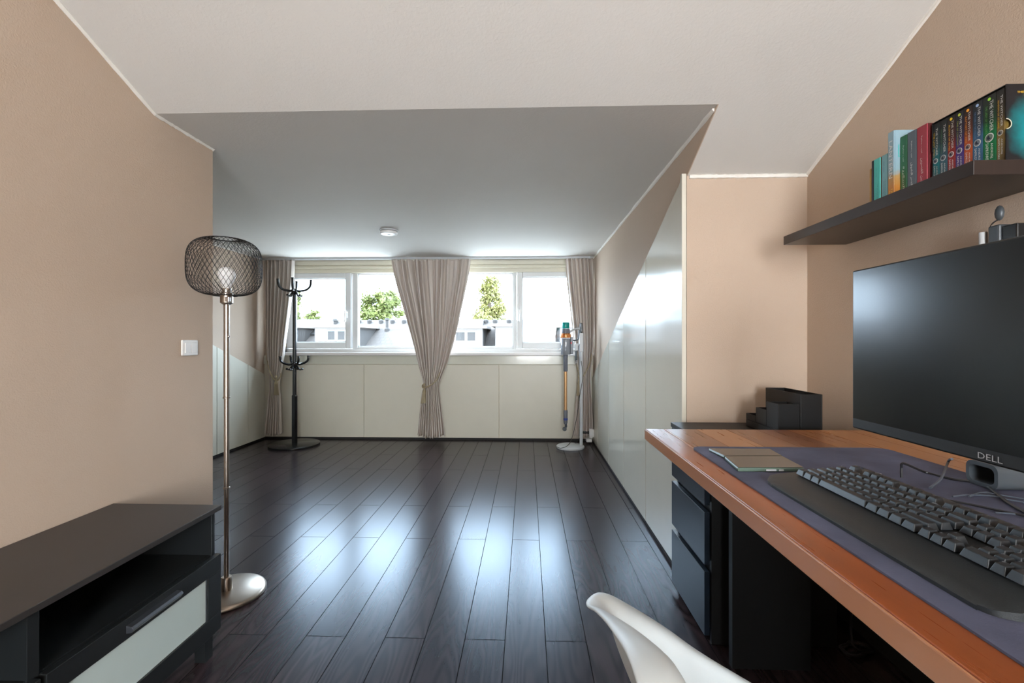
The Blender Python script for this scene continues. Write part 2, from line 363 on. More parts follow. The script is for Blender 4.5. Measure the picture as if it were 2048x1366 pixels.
b.box(XL, XR, YREAR - .12, YREAR, 0, RZ0).box(XL, XR, YREAR - .12, YREAR, RZ1, ZRE).box(XL, RX0, YREAR - .12, YREAR, RZ0, RZ1).box(RX1, XR, YREAR - .12, YREAR, RZ0, RZ1)
struct('wall_rear', b, M['wall'])
# caulked corner lines
def rough_line(p, q, r=.009, n=40):
    pts = [Vector(p).lerp(Vector(q), i / n) for i in range(n + 1)]
    return pts, [r * random.uniform(.8, 1.25) for _ in pts]
k = 0
for p, q, r in [((XR, YK, zs(YK)), (XR, YR, ZR), .011), ((XD + .01, YK, zs(YK) - .004), (XR, YK, zs(YK) - .004), .010), ((XD, YD0 + .03, ZD - .003), (XD, YB, ZD - .003), .010), ((XL, YK, ZD), (XL, YD0, ZD), .009), ((XL, YD0, ZD), (XL, YR, ZR), .009), ((XLF, YK, ZD), (XLF, YB, ZD), .008)]:
    k += 1; pts, rr = rough_line(p, q, r); struct('trim_%d' % k, B().tube(pts, rr, 6), M['caulk'], smooth=True)
# window wall
WY = 4.82
def wx(px): return atY(px, HOR, WY).x
def wz(px, py): return atY(px, py, WY).z
ZS = atY(870, 707, 4.76).z            # sill height
ZT = wz(870, 545)
XW0, XW1 = wx(567), wx(1163)
b = B()
b.box(XLF, XW0, YB + .02, YB + .3, 0, ZD).box(XW1, XD, YB + .02, YB + .3, 0, ZD).box(XW0, XW1, YB + .02, YB + .3, 0, ZS - .02)
struct('wall_back', b, M['wall'])
b = B(); zt1 = atY(870, 530, 4.80).z
b.box(XW0, XW1, 4.78, 5.06, zt1, ZD).box(XW0, XW1, 4.80, 5.06, atY(870, 545, 4.80).z, zt1).box(XW0, XW1, 4.77, 4.785, atY(870, 536, 4.77).z, atY(870, 533, 4.77).z)
struct('trim_7', b, M['lintel'], bevel=.003)
struct('trim_8', B().box(XLF + .05, XD - .05, 4.64, 4.662, ZD - .022, ZD - .001), M['ltgrey'])   # curtain track on the ceiling
# panels under the window: separate boards with seams
zb0, zb1 = atY(870, 729, YB).z, atY(870, 711, YB).z
xs_ = [atY(p, 800, YB).x for p in (728, 998)]
edges = [XLF, xs_[0], xs_[1], XD]
for i in range(3):
    o = struct('trim_%d' % (9 + i), B().box(edges[i] + .002, edges[i + 1] - .002, YB - .002, YB + .018, .022, zb0 - .002), M['panelb'], bevel=.002)
struct('trim_12', B().box(XLF, XD, YB + .012, YB + .019, .0, zb0), M['seam'])
struct('trim_13', B().box(XLF, XD, YB - .012, YB + .018, zb0 + .001, zb1), M['band'], bevel=.003)
struct('trim_14', B().box(atY(560, 700, 4.7).x, XD - .002, 4.70, 4.86, zb1 + .001, zb1 + .001 + .030), M['sill'], bevel=.004)  # window sill
struct('gap_shade_back', B().box(XLF, XD, YB - .004, YB + .01, 0, .020), M['gapk'])  # black strip painted in for the shaded gap under the window panels
# slanted panelling on both dormer cheeks
def zp(y): return EYE + .699 - .403 * (y - 2.02)
def seamY(px, X): return atX(px, 800, X).y
ed = [YK + .028, seamY(1297, XD), seamY(1252, XD), seamY(1221, XD), seamY(1199, XD), YB - .012]
for i in range(5):
    y0, y1 = ed[i] + .0035, ed[i + 1] - .0035
    struct('trim_%d' % (15 + i), B().prism([(XD - .016, y0, .02), (XD - .016, y1, .02), (XD - .016, y1, zp(y1)), (XD - .016, y0, zp(y0))], (.013, 0, 0)), M['panel'], bevel=.002)
struct('trim_20', B().prism([(XD - .0135, ed[0], .022), (XD - .0135, ed[-1], .022), (XD - .0135, ed[-1], zp(ed[-1]) - .003), (XD - .0135, ed[0], zp(ed[0]) - .003)], (.012, 0, 0)), M['seam'])
struct('trim_21', B().box(XD - .020, XD, YK + .003, YK + .026, 0, zp(YK) + .01), M['panel'], bevel=.002)
struct('gap_shade_right', B().box(XD - .012, XD, ed[0], ed[-1], 0, .018), M['gapk'])  # dark strip in place of the shade below the right cheek panels
edl = [YK + .01, 2.6, 3.2, 3.65, seamY(430.6, XLF), seamY(493, XLF), YB - .012]
for i in range(6):
    y0, y1 = edl[i] + .003, edl[i + 1] - .003
    struct('trim_%d' % (22 + i), B().prism([(XLF + .016, y0, .02), (XLF + .016, y1, .02), (XLF + .016, y1, zp(y1) + .035), (XLF + .016, y0, zp(y0) + .035)], (-.013, 0, 0)), M['panel'], bevel=.002)
struct('gap_shade_left', B().box(XLF, XLF + .012, YK + .01, YB, 0, .018), M['gapk'])  # same dark strip for the shaded gap along the left cheek
struct('baseboard_desk_wall', B().box(XR - .012, XR, YREAR, YK - .01, 0, .05), M['gapk'])
# white conduit in the right corner of the window wall
o = B().tube([(XD - .035, YB - .03, .02), (XD - .035, YB - .03, ZD - .01)], .008, 10).build('trim_28', M['frame'], smooth=True); o['kind'] = 'structure'

# windows
def win(n, sash, glass, opening, handle_px=None):
    x0, x1 = wx(sash[0]), wx(sash[2]); z1, z0 = wz(870, sash[1]), wz(870, sash[3])
    gx0, gx1 = wx(glass[0]), wx(glass[2]); gz1, gz0 = wz(870, glass[1]), wz(870, glass[3])
    yf = WY - (.012 if opening else -.01)
    b = B()
    b.box(x0, gx0, yf, WY + .06, z0, z1).box(gx1, x1, yf, WY + .06, z0, z1).box(gx0, gx1, yf, WY + .06, gz1, z1).box(gx0, gx1, yf, WY + .06, z0, gz0)
    o = struct('window_%d' % n, b, M['frame'], bevel=.006)
    w = .007; bb = B()   # grey gasket around the glass
    bb.box(gx0, gx0 + w, yf + .012, WY + .05, gz0, gz1).box(gx1 - w, gx1, yf + .012, WY + .05, gz0, gz1).box(gx0, gx1, yf + .012, WY + .05, gz1 - w, gz1).box(gx0, gx1, yf + .012, WY + .05, gz0, gz0 + w)
    bb.build('gasket', M['ltgrey'], o)
    B().box(gx0, gx1, WY + .03, WY + .034, gz0, gz1).build('pane', M['glass'], o)
    if handle_px:
        hx = wx(handle_px); zc = wz(870, 629)
        h = B().box(hx - .014, hx + .014, yf - .010, yf, zc - .035, zc + .035).build('handle', M['white'], o, bevel=.004)
        B().tube(cat([(hx, yf - .01, zc + .02), (hx, yf - .04, zc + .03), (hx, yf - .045, zc + .06 - .02), (hx - .003, yf - .04, zc - .075)]), .010, 8).build('lever', M['white'], h, smooth=True)
        B().box(x0 - .012 if n == 1 else x1, x0 if n == 1 else x1 + .012, yf, yf + .02, z0 + .01, z0 + .06).build('hinge', M['seam'], o)
    return o
win(1, (574, 545, 702.5, 697), (588, 556, 692, 684.5), True, 694.5)
win(4, (1034, 545, 1161, 697), (1045, 555, 1150, 685), True, 1038)
win(2, (704, 541, 866, 701), (715, 547, 858, 693.5), False)
win(3, (867.5, 541, 1033, 701), (876, 547, 1026, 693.5), False)
b = B()   # outer fixed frame
zA, zB = ZS - .02, wz(870, 541)
b.box(XW0, wx(573.5), WY, WY + .08, zA, zB + .03).box(wx(1161.5), XW1, WY, WY + .08, zA, zB + .03).box(XW0, XW1, WY, WY + .08, wz(870, 544), zB + .03).box(XW0, XW1, WY + .0, WY + .08, zA, wz(870, 698))
o = struct('window_5', b, M['frame'], bevel=.004)
# unseen rear window, added behind the camera to let fill light in
b = B(); y = YREAR
b.box(RX0, RX0 + .05, y - .08, y - .02, RZ0, RZ1).box(RX1 - .05, RX1, y - .08, y - .02, RZ0, RZ1).box(RX0 + .05, RX1 - .05, y - .08, y - .02, RZ0, RZ0 + .05).box(RX0 + .05, RX1 - .05, y - .08, y - .02, RZ1 - .05, RZ1)
o = struct('window_6', b, M['frame'])
B().box(RX0 + .05, RX1 - .05, y - .052, y - .048, RZ0 + .05, RZ1 - .05).build('pane', M['glass'], o)

# ------------------------------------------------------------------ floor lamp
LX, LY = -1.237, 1.835
t = thing('floor_lamp', (LX, LY, 0), 'brushed nickel floor lamp with a black wire mesh shade beside the black bench', 'lamp')
B().lathe((LX, LY, 0), [(.140, 0), (.1455, .004), (.146, .010), (.142, .017), (.134, .021), (.02, .023)], 64).build('base', M['nickel'], t, smooth=True)
B().lathe((LX, LY, 0), [(.0215, .022), (.0215, .066), (.019, .074), (.0175, .076)], 24).build('pole_socket', M['nickel'], t, smooth=True)
B().lathe((LX, LY, 0), [(.0096, .07), (.0096, .436), (.0125, .438), (.0125, .443), (.0100, .445), (.0100, .808), (.0135, .810), (.0135, .815), (.0112, .817), (.0112, 1.205)], 24).build('pole', M['nickel'], t, smooth=True)
ST, SB_ = 1.468, 1.232; SC = (LX - .006, LY, (ST + SB_) / 2)
def prof(u):   # u 0..1 from the bottom ring to the top ring, rounded barrel
    hh = (ST - SB_) / 2; a = -PI / 2 + PI * u; e = .62
    r = .135 * max(0.0, abs(math.cos(a))) ** e; z = hh * (abs(math.sin(a)) ** e) * (1 if a > 0 else -1)
    return r, z
u0, u1 = .055, .945; prs = []
samp = [prof(u0 + (u1 - u0) * i / 240) for i in range(241)]
acc = [0]
for a_, b_ in zip(samp, samp[1:]): acc.append(acc[-1] + math.hypot(a_[0] - b_[0], a_[1] - b_[1]))
def arc(f):
    tt = f * acc[-1]
    for i in range(240):
        if acc[i + 1] >= tt: q = (tt - acc[i]) / max(1e-9, acc[i + 1] - acc[i]); return samp[i][0] + (samp[i + 1][0] - samp[i][0]) * q, samp[i][1] + (samp[i + 1][1] - samp[i][1]) * q
    return samp[-1]
b = B(); NW = 46
for sgn in (1, -1):
    for k in range(NW):
        pts = []
        for i in range(37):
            r, z = arc(i / 36); a = 2 * PI * k / NW + sgn * 1.45 * i / 36
            pts.append((SC[0] + r * math.cos(a), SC[1] + r * math.sin(a), SC[2] + z))
        b.tube(pts, .00085, 4, cap=False)
for f in (0, 1):
    r, z = arc(f); b.tube([(SC[0] + r * math.cos(a), SC[1] + r * math.sin(a), SC[2] + z) for a in [2 * PI * i / 48 for i in range(48)]], .0022, 6, closed=True)
for i in range(4):
    a = i * PI / 2 + .4; r, z = arc(0); b.tube([(SC[0] + .012 * math.cos(a), SC[1] + .012 * math.sin(a), SC[2] + z), (SC[0] + r * math.cos(a), SC[1] + r * math.sin(a), SC[2] + z)], .0018, 5)
b.build('lamp_shade', M['wire'], t, smooth='all')
B().lathe((LX, LY, 0), [(.014, 1.196), (.0235, 1.203), (.0235, 1.243), (.017, 1.246), (.017, 1.262)], 24).build('bulb_holder', M['nickel'], t, smooth=True)
B().lathe((LX, LY, 0), [(.013, 1.258), (.017, 1.275), (.025, 1.290), (.0325, 1.310), (.033, 1.322), (.028, 1.337), (.015, 1.348), (.004, 1.350)], 24).build('bulb', M['bulb'], t, smooth=True)
sw = B().box(LX + .014, LX + .030, LY - .032, LY - .018, 1.205, 1.225).build('switch', M['chrome'], t, bevel=.002)
b = B()
for i in range(32): b.sphere((LX + .026, LY - .026, 1.202 - i * .0042), .0015, n=6)
b.sphere((LX + .026, LY - .026, 1.064), .0048, n=10); b.build('pull_chain', M['chrome'], sw, smooth='all')
B().tube(cat([(LX - .02, LY - .01, .035), (LX - .05, LY - .04, .03), (LX - .06, LY - .12, .02), (LX - .01, LY - .165, .006), (LX + .012, LY - .20, .005), (LX - .01, LY - .25, .005), (LX - .10, LY - .31, .006)]), .0028, 8).build('power_cord', M['cable'], t, smooth=True)

# ------------------------------------------------------------------ TV bench
BX0, BX1, BY1, BH = XL + .003, -1.030, 1.492, .496
P0, PITCH = 1.492, .565
t = thing('tv_bench', (-1.2, .65, 0), 'long low black bench with frosted glass drawers along the left wall', 'bench')
BY0 = P0 - 3 * PITCH + .01
B().box(BX0, BX1 + .004, BY0, BY1 + .006, BH - .016, BH).build('top', M['benchtop'], t, bevel=.0015)
for yy in (BY1 - .022, BY0 + .006): B().box(BX0, BX1 - .012, yy - .014 + .014, yy + .016, .09, BH - .017).build('side_panel', M['bench'], t, bevel=.001)
for i in (1, 2): B().box(BX0 + .012, BX1 - .012, P0 - i * PITCH - .012, P0 - i * PITCH + .012, .09, BH - .017).build('divider', M['bench'], t, bevel=.001)
B().box(BX0, BX0 + .006, BY0 + .03, BY1 - .03, .09, BH - .017).build('back_panel', M['bench'], t)
for i in range(3):
    y1 = P0 - i * PITCH - (.022 if i == 0 else .013); y0 = P0 - (i + 1) * PITCH + (.013 if i < 2 else .035)
    B().box(BX0 + .007, BX1 - .016, y0, y1, .325, .339).build('shelf', M['bench'], t)
    B().box(BX0 + .007, BX1 - .016, y0, y1, .092, .106).build('bottom', M['bench'], t)
    # drawer front made of a frame around frosted glass
    d1 = P0 - i * PITCH - .002; d0 = d1 - PITCH + .012; xf = BX1 - .011
    g1, g0, gz0, gz1 = d1 - .062, d0 + .046, .1465, .283
    b = B(); b.box(xf, BX1 + .007, d0, d1, .2835, .337).box(xf, BX1 + .007, d0, d1, .088, .1462)
    b.box(xf, BX1 + .007, d0, g0, .1466, .2831).box(xf, BX1 + .007, g1, d1, .1466, .2831)
    d = b.build('drawer', M['bench'], t, bevel=.0012)
    B().box(xf + .004, BX1 + .001, g0, g1, gz0, gz1).build('glass', M['frost'], d, label='frosted glass')
    gl = B(); gl.box(BX1 + .001, BX1 + .004, g1 - .004, g1, gz0, gz1); gl.build('glass_edge', M['darkmetal'], d)
    hy = (d0 + d1) / 2; hz = .309
    B().prism([(BX1 + .006, hy - .085, hz + .010), (BX1 + .022, hy - .085, hz + .008), (BX1 + .027, hy - .085, hz + .001), (BX1 + .020, hy - .085, hz - .008), (BX1 + .006, hy - .085, hz - .010)], (0, .17, 0)).build('handle', M['darkmetal'], d, bevel=.001)
for (xx, yy) in ((BX1 - .05, BY1 - .03), (BX0 + .01, BY1 - .03), (BX1 - .05, P0 - PITCH), (BX1 - .05, P0 - 2 * PITCH), (BX1 - .05, BY0 + .03), (BX0 + .01, BY0 + .03)):
    B().box(xx, xx + .035, yy - .018, yy + .018, 0, .0895).build('leg', M['bench'], t)
for yy in (BY1 - .026, P0 - PITCH - .016):
    B().lathe((BX1 - .055, yy, BH - .030), [(.009, -.004), (.009, .004)], 12, 'Y').build('fitting', M['greyp'], t)

# ------------------------------------------------------------------ wall switch
p0, p1 = atX(361, 712, XL), atX(393, 680, XL)
t = thing('light_switch', (XL, (p0.y + p1.y) / 2, p0.z), 'white double rocker light switch on the left beige wall', 'switch')
ym = (p0.y + p1.y) / 2
B().box(XL, XL + .008, p0.y, p1.y, p0.z, p1.z).build('frame', M['white'], t, bevel=.004)
for a_, b_ in ((p0.y + .013, ym - .0007), (ym + .0007, p1.y - .013)): B().box(XL + .007, XL + .012, a_, b_, p0.z + .011, p1.z - .011).build('rocker', M['white'], t, bevel=.0015)

# ------------------------------------------------------------------ smoke detector
c = atZ(778, 460, ZD)
t = thing('smoke_detector', (c.x, c.y, ZD - .035), 'round white smoke detector on the dormer ceiling', 'smoke detector')
B().lathe((c.x, c.y, ZD), [(.055, -.036), (.062, -.034), (.066, -.026), (.067, -.016)], 40).build('cover', M['white'], t, smooth=True)
B().lathe((c.x, c.y, ZD), [(.060, -.0158), (.060, -.013), (.070, -.0125), (.070, -.001)], 40).build('mounting_base', M['ltgrey'], t, smooth=True)
B().lathe((c.x, c.y, ZD), [(.010, -.040), (.012, -.036)], 16).build('test_button', M['ltgrey'], t)

# ------------------------------------------------------------------ curtains
def smooth_interp(levels, z):
    for a_, b_ in zip(levels, levels[1:]):
        if b_[0] <= z <= a_[0]:
            f = (a_[0] - z) / (a_[0] - b_[0]); return [a_[i] + (b_[i] - a_[i]) * f for i in range(1, len(a_))]
    return list((levels[0] if z > levels[0][0] else levels[-1])[1:])
def curtain(label, rows, folds, seed, tie_z, rope_pts, tassel, y=4.652):
    """rows: (image y, left px, right px, fold depth) read at the curtain's own plane"""
    rnd = random.Random(seed)
    lv = [(atY(p[1], p[0], y).z, atY(p[1], p[0], y).x, atY(p[2], p[0], y).x, p[3]) for p in rows]
    lv = [(l[0], l[1], l[2], l[3] * 1.3) for l in lv]; lv[0] = (ZD - .024, *lv[0][1:])
    # smooth the outline
    fine = []
    L = cat([Vector((l[1], l[2], l[0])) for l in lv], 8)
    D = cat([Vector((l[3], 0, l[0])) for l in lv], 8)
    fine = [(p.z, p.x, p.y, max(.004, q.x)) for p, q in zip(L, D)]
    t = thing('curtain', ((lv[-1][1] + lv[-1][2]) / 2, y, lv[-1][0]), label, 'curtain', 'taupe curtains at the dormer window')
    NU, NV = folds * 14, 90
    ph = [rnd.uniform(-.9, .9) for _ in range(folds + 2)]; am = [rnd.uniform(.55, 1.25) for _ in range(folds + 2)]
    z1, z0 = fine[0][0], fine[-1][0]; P = []
    for j in range(NV + 1):
        v = j / NV; z = z1 + (z0 - z1) * v; xa, xb, dep = smooth_interp(fine, z); row = []
        for i in range(NU + 1):
            u = i / NU; f = u * folds; k = int(f); w_ = f - k
            a_ = am[k] * (1 - w_) + am[min(k + 1, folds + 1)] * w_; pz = ph[k] * (1 - w_) + ph[min(k + 1, folds + 1)] * w_
            yy = dep * a_ * math.sin(2 * PI * f + pz * (1 + .35 * math.sin(v * 2.3 + k)))
            yy += dep * .14 * math.sin(2 * PI * f * 2.3 + 3 * v + seed)
            wob = .012 * math.sin(f * 2.1 + v * 5) * min(1, 4 * u * (1 - u)) * (xb - xa)
            hem = -(.026 * math.sin(PI * u) + .008 * math.sin(f * 2.2)) * max(0, (v - .75) / .25) + .012 * max(0, (v - .75) / .25)
            row.append((xa + (xb - xa) * u + wob, y + yy * 1.0, z + hem))
        P.append(row)
    B().grid(P).build('cloth', M['curtain'], t, smooth='all', solid=.003)
    rp = cat(rope_pts, 8); rope = B()
    for s_ in (0, 1):
        pts = []
        for i, p in enumerate(rp):
            a = i * .9 + s_ * PI; pts.append(p + Vector((0, math.cos(a) * .004, math.sin(a) * .004)))
        rope.tube(pts, .0052, 8)
    tb = rope.build('tieback', M['rope'], t, smooth=True)
    tx, ty, tz, tilt = tassel
    b = B(); b.lathe((tx, ty, tz), [(.004, .01), (.012, 0), (.014, -.012), (.008, -.02), (.007, -.05), (.013, -.06), (.017, -.075), (.017, -.085)], 16)
    b.build('tassel_head', M['rope'], tb, smooth=True)
    b = B()
    for i in range(40):
        a = 2 * PI * i / 40; r0 = .015 * (.9 if i % 2 else 1); b.tube([(tx + r0 * math.cos(a), ty + r0 * math.sin(a), tz - .083), (tx + tilt + 1.55 * r0 * math.cos(a), ty + 1.3 * r0 * math.sin(a), tz - .19 - .004 * (i % 3))], .0022, 4)
    b.lathe((tx, ty, tz), [(.015, -.083), (.019, -.185)], 16)
    b.build('tassel_skirt', M['rope'], tb, smooth=True)
    return t
q = lambda px, py, y=4.652: atY(px, py, y)
curtain('narrow taupe curtain tied back at the left end of the window', [(517, 531, 588, .022), (560, 532, 586, .024), (620, 533, 579, .024), (680, 534, 571, .022), (730, 537, 565, .018), (768, 540, 559, .014), (800, 537, 561, .018), (868, 530, 563, .024)], 7, 3, 765,
        [q(537, 695, 4.70), q(534, 715, 4.66), q(538, 738, 4.60), q(547, 757, 4.585), q(555, 761, 4.59), q(561, 752, 4.62), q(562, 745, 4.66)], (q(552, 752, 4.57).x, 4.572, q(552, 752, 4.57).z, .004))
curtain('wide taupe curtain gathered at the centre of the window', [(517, 783, 942, .024), (560, 791, 936, .026), (620, 808, 923, .026), (680, 825, 909, .024), (730, 837, 894, .020), (765, 846, 880, .017), (790, 843, 880, .020), (830, 839, 885, .024), (872, 835, 890, .028)], 12, 11, 765,
        [q(845, 770, 4.66), q(845, 774, 4.61), q(850, 775, 4.585), q(862, 770, 4.58), q(872, 761, 4.585), q(878, 750, 4.61), q(880, 744, 4.66)], (q(848.5, 772, 4.57).x, 4.572, q(848, 768, 4.57).z, -.012))
curtain('narrow taupe curtain at the right end of the window behind the vacuum stand', [(515, 1131, 1185, .022), (560, 1134, 1187, .024), (620, 1141, 1188, .024), (680, 1148, 1187, .022), (720, 1152, 1184, .018), (752, 1157, 1180, .015), (800, 1152, 1183, .020), (872, 1146, 1186, .024)], 7, 23, 752,
        [q(1186, 692, 4.70), q(1184, 705, 4.66), q(1178, 730, 4.60), q(1168, 750, 4.585), q(1160, 753, 4.59), q(1156, 742, 4.62), q(1154, 730, 4.66)], (q(1158, 756, 4.57).x, 4.572, q(1158, 752, 4.57).z, .0))

# ------------------------------------------------------------------ coat stand
CX, CY = -2.315, 4.46
t = thing('coat_stand', (CX, CY, 0), 'tall black coat stand with two tiers of hooks in front of the left window', 'coat stand')
B().lathe((CX, CY, 0), [(.232, 0), (.236, .004), (.236, .018), (.230, .022)], 64).build('base', M['black'], t, smooth=True)
zf = lambda py: atY(603, py, CY).z
B().lathe((CX, CY, 0), [(.029, .021), (.029, zf(792)), (.026, zf(790))], 6).build('lower_pole', M['black'], t)
B().lathe((CX, CY, 0), [(.019, zf(792)), (.017, zf(585))], 12).build('upper_pole', M['black'], t, smooth=True)
for hub, R_, up_, names, rot in ((zf(581), .150, .105, 'top_hub', .35), (zf(728), .132, .075, 'lower_hub', .75)):
    hb = B().lathe((CX, CY, hub), [(.016, -.045), (.024, -.030), (.030, -.005), (.028, .012), (.012, .020)], 16).build(names, M['black'], t, smooth=True)
    for i in range(4):
        a = rot + i * PI / 2; dx, dy = math.cos(a), math.sin(a)
        P_ = lambda r, z: (CX + dx * r, CY + dy * r, hub + z)
        b = B().tube(cat([P_(.015, 0), P_(.05, -.004), P_(R_ * .72, .010), P_(R_ * .95, up_ * .45), P_(R_, up_)]), [.013] + [.0115] * 23 + [.0085], 8)
        b.lathe(P_(R_, up_), [(.009, -.006), (.015, 0), (.012, .007)], 12); b.build('hook', M['black'], t, smooth=True)
        a += PI / 4; dx2, dy2 = math.cos(a), math.sin(a); P2 = lambda r, z: (CX + dx2 * r, CY + dy2 * r, hub + z)
        b = B().tube(cat([P2(.015, -.012), P2(.035, -.03), P2(.05, -.055), P2(.078, -.052)]), .008, 8)
        b.sphere(P2(.080, -.050), .012, n=8); b.build('peg', M['black'], t, smooth=True)

# ------------------------------------------------------------------ cordless vacuum and its floor dock
VY = 4.45
vp = lambda px, py, y=VY: atY(px, py, y)
def vz(py): return atY(1131, py, VY).z
def vr(w): return w * VY / FPX / 2
DXc = vp(1141, 800).x; PXc = vp(1162.5, 800, 4.47).x
t = thing('vacuum_dock', (DXc, 4.46, 0), 'white free-standing vacuum dock with a round base in the right corner', 'dock')
B().lathe((DXc, 4.46, 0), [(.134, 0), (.137, .006), (.135, .016), (.128, .021)], 48).build('base', M['dock'], t, smooth=True)
B().tube([(PXc, 4.47, .02), (PXc, 4.47, atY(1162, 703, 4.47).z)], .0155, 16).build('pole', M['dock'], t, smooth=True)
z1, z0 = atY(1162, 666, 4.47).z, atY(1162, 704, 4.47).z
B().box(PXc - .019, PXc + .019, 4.452, 4.492, z0, z1).build('bracket', M['dock'], t, bevel=.005)
B().box(PXc - .013, PXc + .013, 4.458, 4.486, z1 + .001, atY(1162, 646, 4.47).z).build('top_bracket', M['greyp'], t, bevel=.008)
b = B(); zz = atY(1162, 691, 4.47).z
b.box(PXc - .062, PXc - .019, 4.455, 4.485, zz, zz + .018).box(PXc - .064, PXc - .034, 4.45, 4.49, zz - .05, zz + .018); b.build('tool_holder', M['dock'], t, bevel=.005)
B().tube(cat([(PXc - .002, 4.452, atY(1162, 722, 4.45).z), (PXc + .012, 4.44, .7), (PXc - .02, 4.43, .5), (PXc - .055, 4.41, .28), (PXc - .115, 4.38, .07), (PXc - .20, 4.335, .024), (PXc - .25, 4.40, .024)]), .003, 6).build('charging_cord', M['cable'], t, smooth=True)
B().tube(cat([(PXc - .08, 4.55, .006), (PXc - .04, 4.55, .03), (PXc + .0, 4.56, .08), (PXc + .022, 4.57, .11)]), .0035, 6).build('plug_cord', M['cable'], t, smooth=True)
# crevice tool hanging in the holder
tt = thing('crevice_tool', (PXc - .049, 4.47, zz - .15), 'small black crevice nozzle hanging under the white dock holder', 'vacuum tool')
B().lathe((PXc - .049, 4.47, zz - .052), [(.010, 0), (.010, -.05), (.013, -.06), (.013, -.09)], 12).build('nozzle_body', M['greyp'], tt, smooth=True)
B().prism([(PXc - .062, 4.46, zz - .143), (PXc - .036, 4.46, zz - .143), (PXc - .040, 4.46, zz - .165), (PXc - .058, 4.46, zz - .185)], (0, .02, 0)).build('nozzle_tip', M['black'], tt, bevel=.002)
VX = vp(1131.2, 700).x
t = thing('stick_vacuum', (VX, VY, vz(862)), 'cordless stick vacuum with copper wand and teal filter hanging on the white dock', 'vacuum cleaner')
L_ = lambda name, m, pr, n=28, **k: B().lathe((VX, VY, 0), pr, n).build(name, M[m], t, smooth=True, **k)
L_('filter', 'teal', [(vr(14), vz(657)), (vr(15), vz(655)), (vr(15), vz(647)), (vr(13.5), vz(645))], label='teal filter')
L_('motor_housing', 'vac', [(vr(18), vz(667)), (vr(16), vz(657.5))])
b = B(); b.lathe((VX, VY, 0), [(vr(17), vz(676)), (vr(19), vz(672)), (vr(16), vz(666.5))], 28)
for i in range(14):
    a = 2 * PI * i / 14; r = vr(18.5); b.tube([(VX + r * math.cos(a) * .85, VY + r * math.sin(a) * .85, vz(666)), (VX + r * 1.02 * math.cos(a), VY + r * 1.02 * math.sin(a), vz(671)), (VX + r * math.cos(a), VY + r * math.sin(a), vz(676))], [.005, .0075, .005], 6)
b.build('cyclone', M['copper'], t, smooth=True, label='copper cyclones')
L_('dust_bin', 'bin', [(vr(18), vz(709)), (vr(19), vz(708)), (vr(19), vz(678)), (vr(18), vz(676.5))])
L_('cyclone_core', 'vac', [(vr(20), vz(678)), (vr(20), vz(676.8))])
L_('wand_connector', 'vac', [(vr(7), vz(743)), (vr(8.5), vz(741)), (vr(8.5), vz(717)), (vr(9.5), vz(709.5))])
L_('wand', 'gold', [(vr(6.2), vz(820)), (vr(6.2), vz(743))], 16, label='copper wand')
L_('lower_connector', 'vac', [(vr(6), vz(848)), (vr(8), vz(845)), (vr(8.2), vz(822)), (vr(7), vz(820))])
B().lathe((VX, VY, 0), [(vr(8.6), vz(840)), (vr(8.6), vz(836))], 20).build('release_clip', mat('blue_clip', (.02, .05, .3), .4), t)
b = B().tube([(VX + .003, VY, vz(848)), (VX + .004, VY, vz(853)), (VX - .006, VY, vz(857))], [.011, .012, .010], 10)
b.lathe((VX - .010, VY - .012, vz(858)), [(.019, 0), (.021, .008), (.019, .024)], 20, 'Y'); b.build('floor_joint', M['greyp'], t, smooth=True)
hx = VX + vr(19)
B().box(hx - .002, hx + .024, VY - .022, VY + .022, vz(708), vz(674)).build('battery', M['vac'], t, bevel=.005)
B().box(hx + .0, hx + .012, VY - .024, VY + .010, vz(688), vz(684)).build('trigger', mat('red_trigger', (.6, .02, .03), .4), t, bevel=.002)
B().tube(cat([(hx - .008, VY, vz(664)), (hx + .03, VY, vz(659.5)), (PXc - .018, 4.47, vz(656))]), .010, 8).build('handle', M['ltgrey'], t, smooth=True)
B().tube(cat([(hx + .02, VY, vz(681)), (PXc - .035, VY + .005, vz(679)), (PXc - .026, 4.46, vz(668)), (PXc - .020, 4.47, vz(660))]), .006, 8).build('grip', M['greyp'], t, smooth=True)

# ------------------------------------------------------------------ socket with plugs in the corner
sx = atY(1184, 866, 4.68)
t = thing('wall_socket', (XD - .016, 4.66, sx.z - .05), 'small white power socket with a black plug low in the right corner', 'socket')
B().box(XD - .062, XD - .030, 4.60, 4.68, .06, .155).build('socket_body', M['white'], t, bevel=.004)
B().box(XD - .09, XD - .035, 4.61, 4.68, .018, .05).build('junction_box', M['white'], t, bevel=.004)
B().tube([(XD - .062, 4.635, .112), (XD - .13, 4.635, .116)], .014, 12).build('plug', M['black'], t, smooth=True)
B().box(XD - .030, XD - .016, 4.61, 4.67, .07, .145).build('backplate', M['white'], t)

# ------------------------------------------------------------------ desk
DZ = .755; DX0, DX1, DY1, DY0 = .390, XR - .004, 1.525, -.12
t = thing('desk', (.8, .7, 0), 'reddish brown wooden desk top on dark panel legs along the right wall', 'desk')
B().box(DX0 + .0042, DX0 + .062, DY0, DY1, DZ - .034, DZ).build('front_board', M['deskfront'], t, bevel=.0015)
B().box(DX0 + .0622, DX1, DY0, DY1, DZ - .034, DZ).build('desktop', M['desk'], t, bevel=.0025)
B().box(DX0, DX0 + .004, DY0, DY1, DZ - .034, DZ - .0008).build('front_edge', M['deskedge'], t, bevel=.0025)
B().box(.655, .90, DY1 - .05, DY1 - .025, 0, DZ - .0345).build('leg', M['blackw'], t)
B().box(.50, 1.15, DY0 + .03, DY0 + .055, 0, DZ - .0345).build('leg', M['blackw'], t)
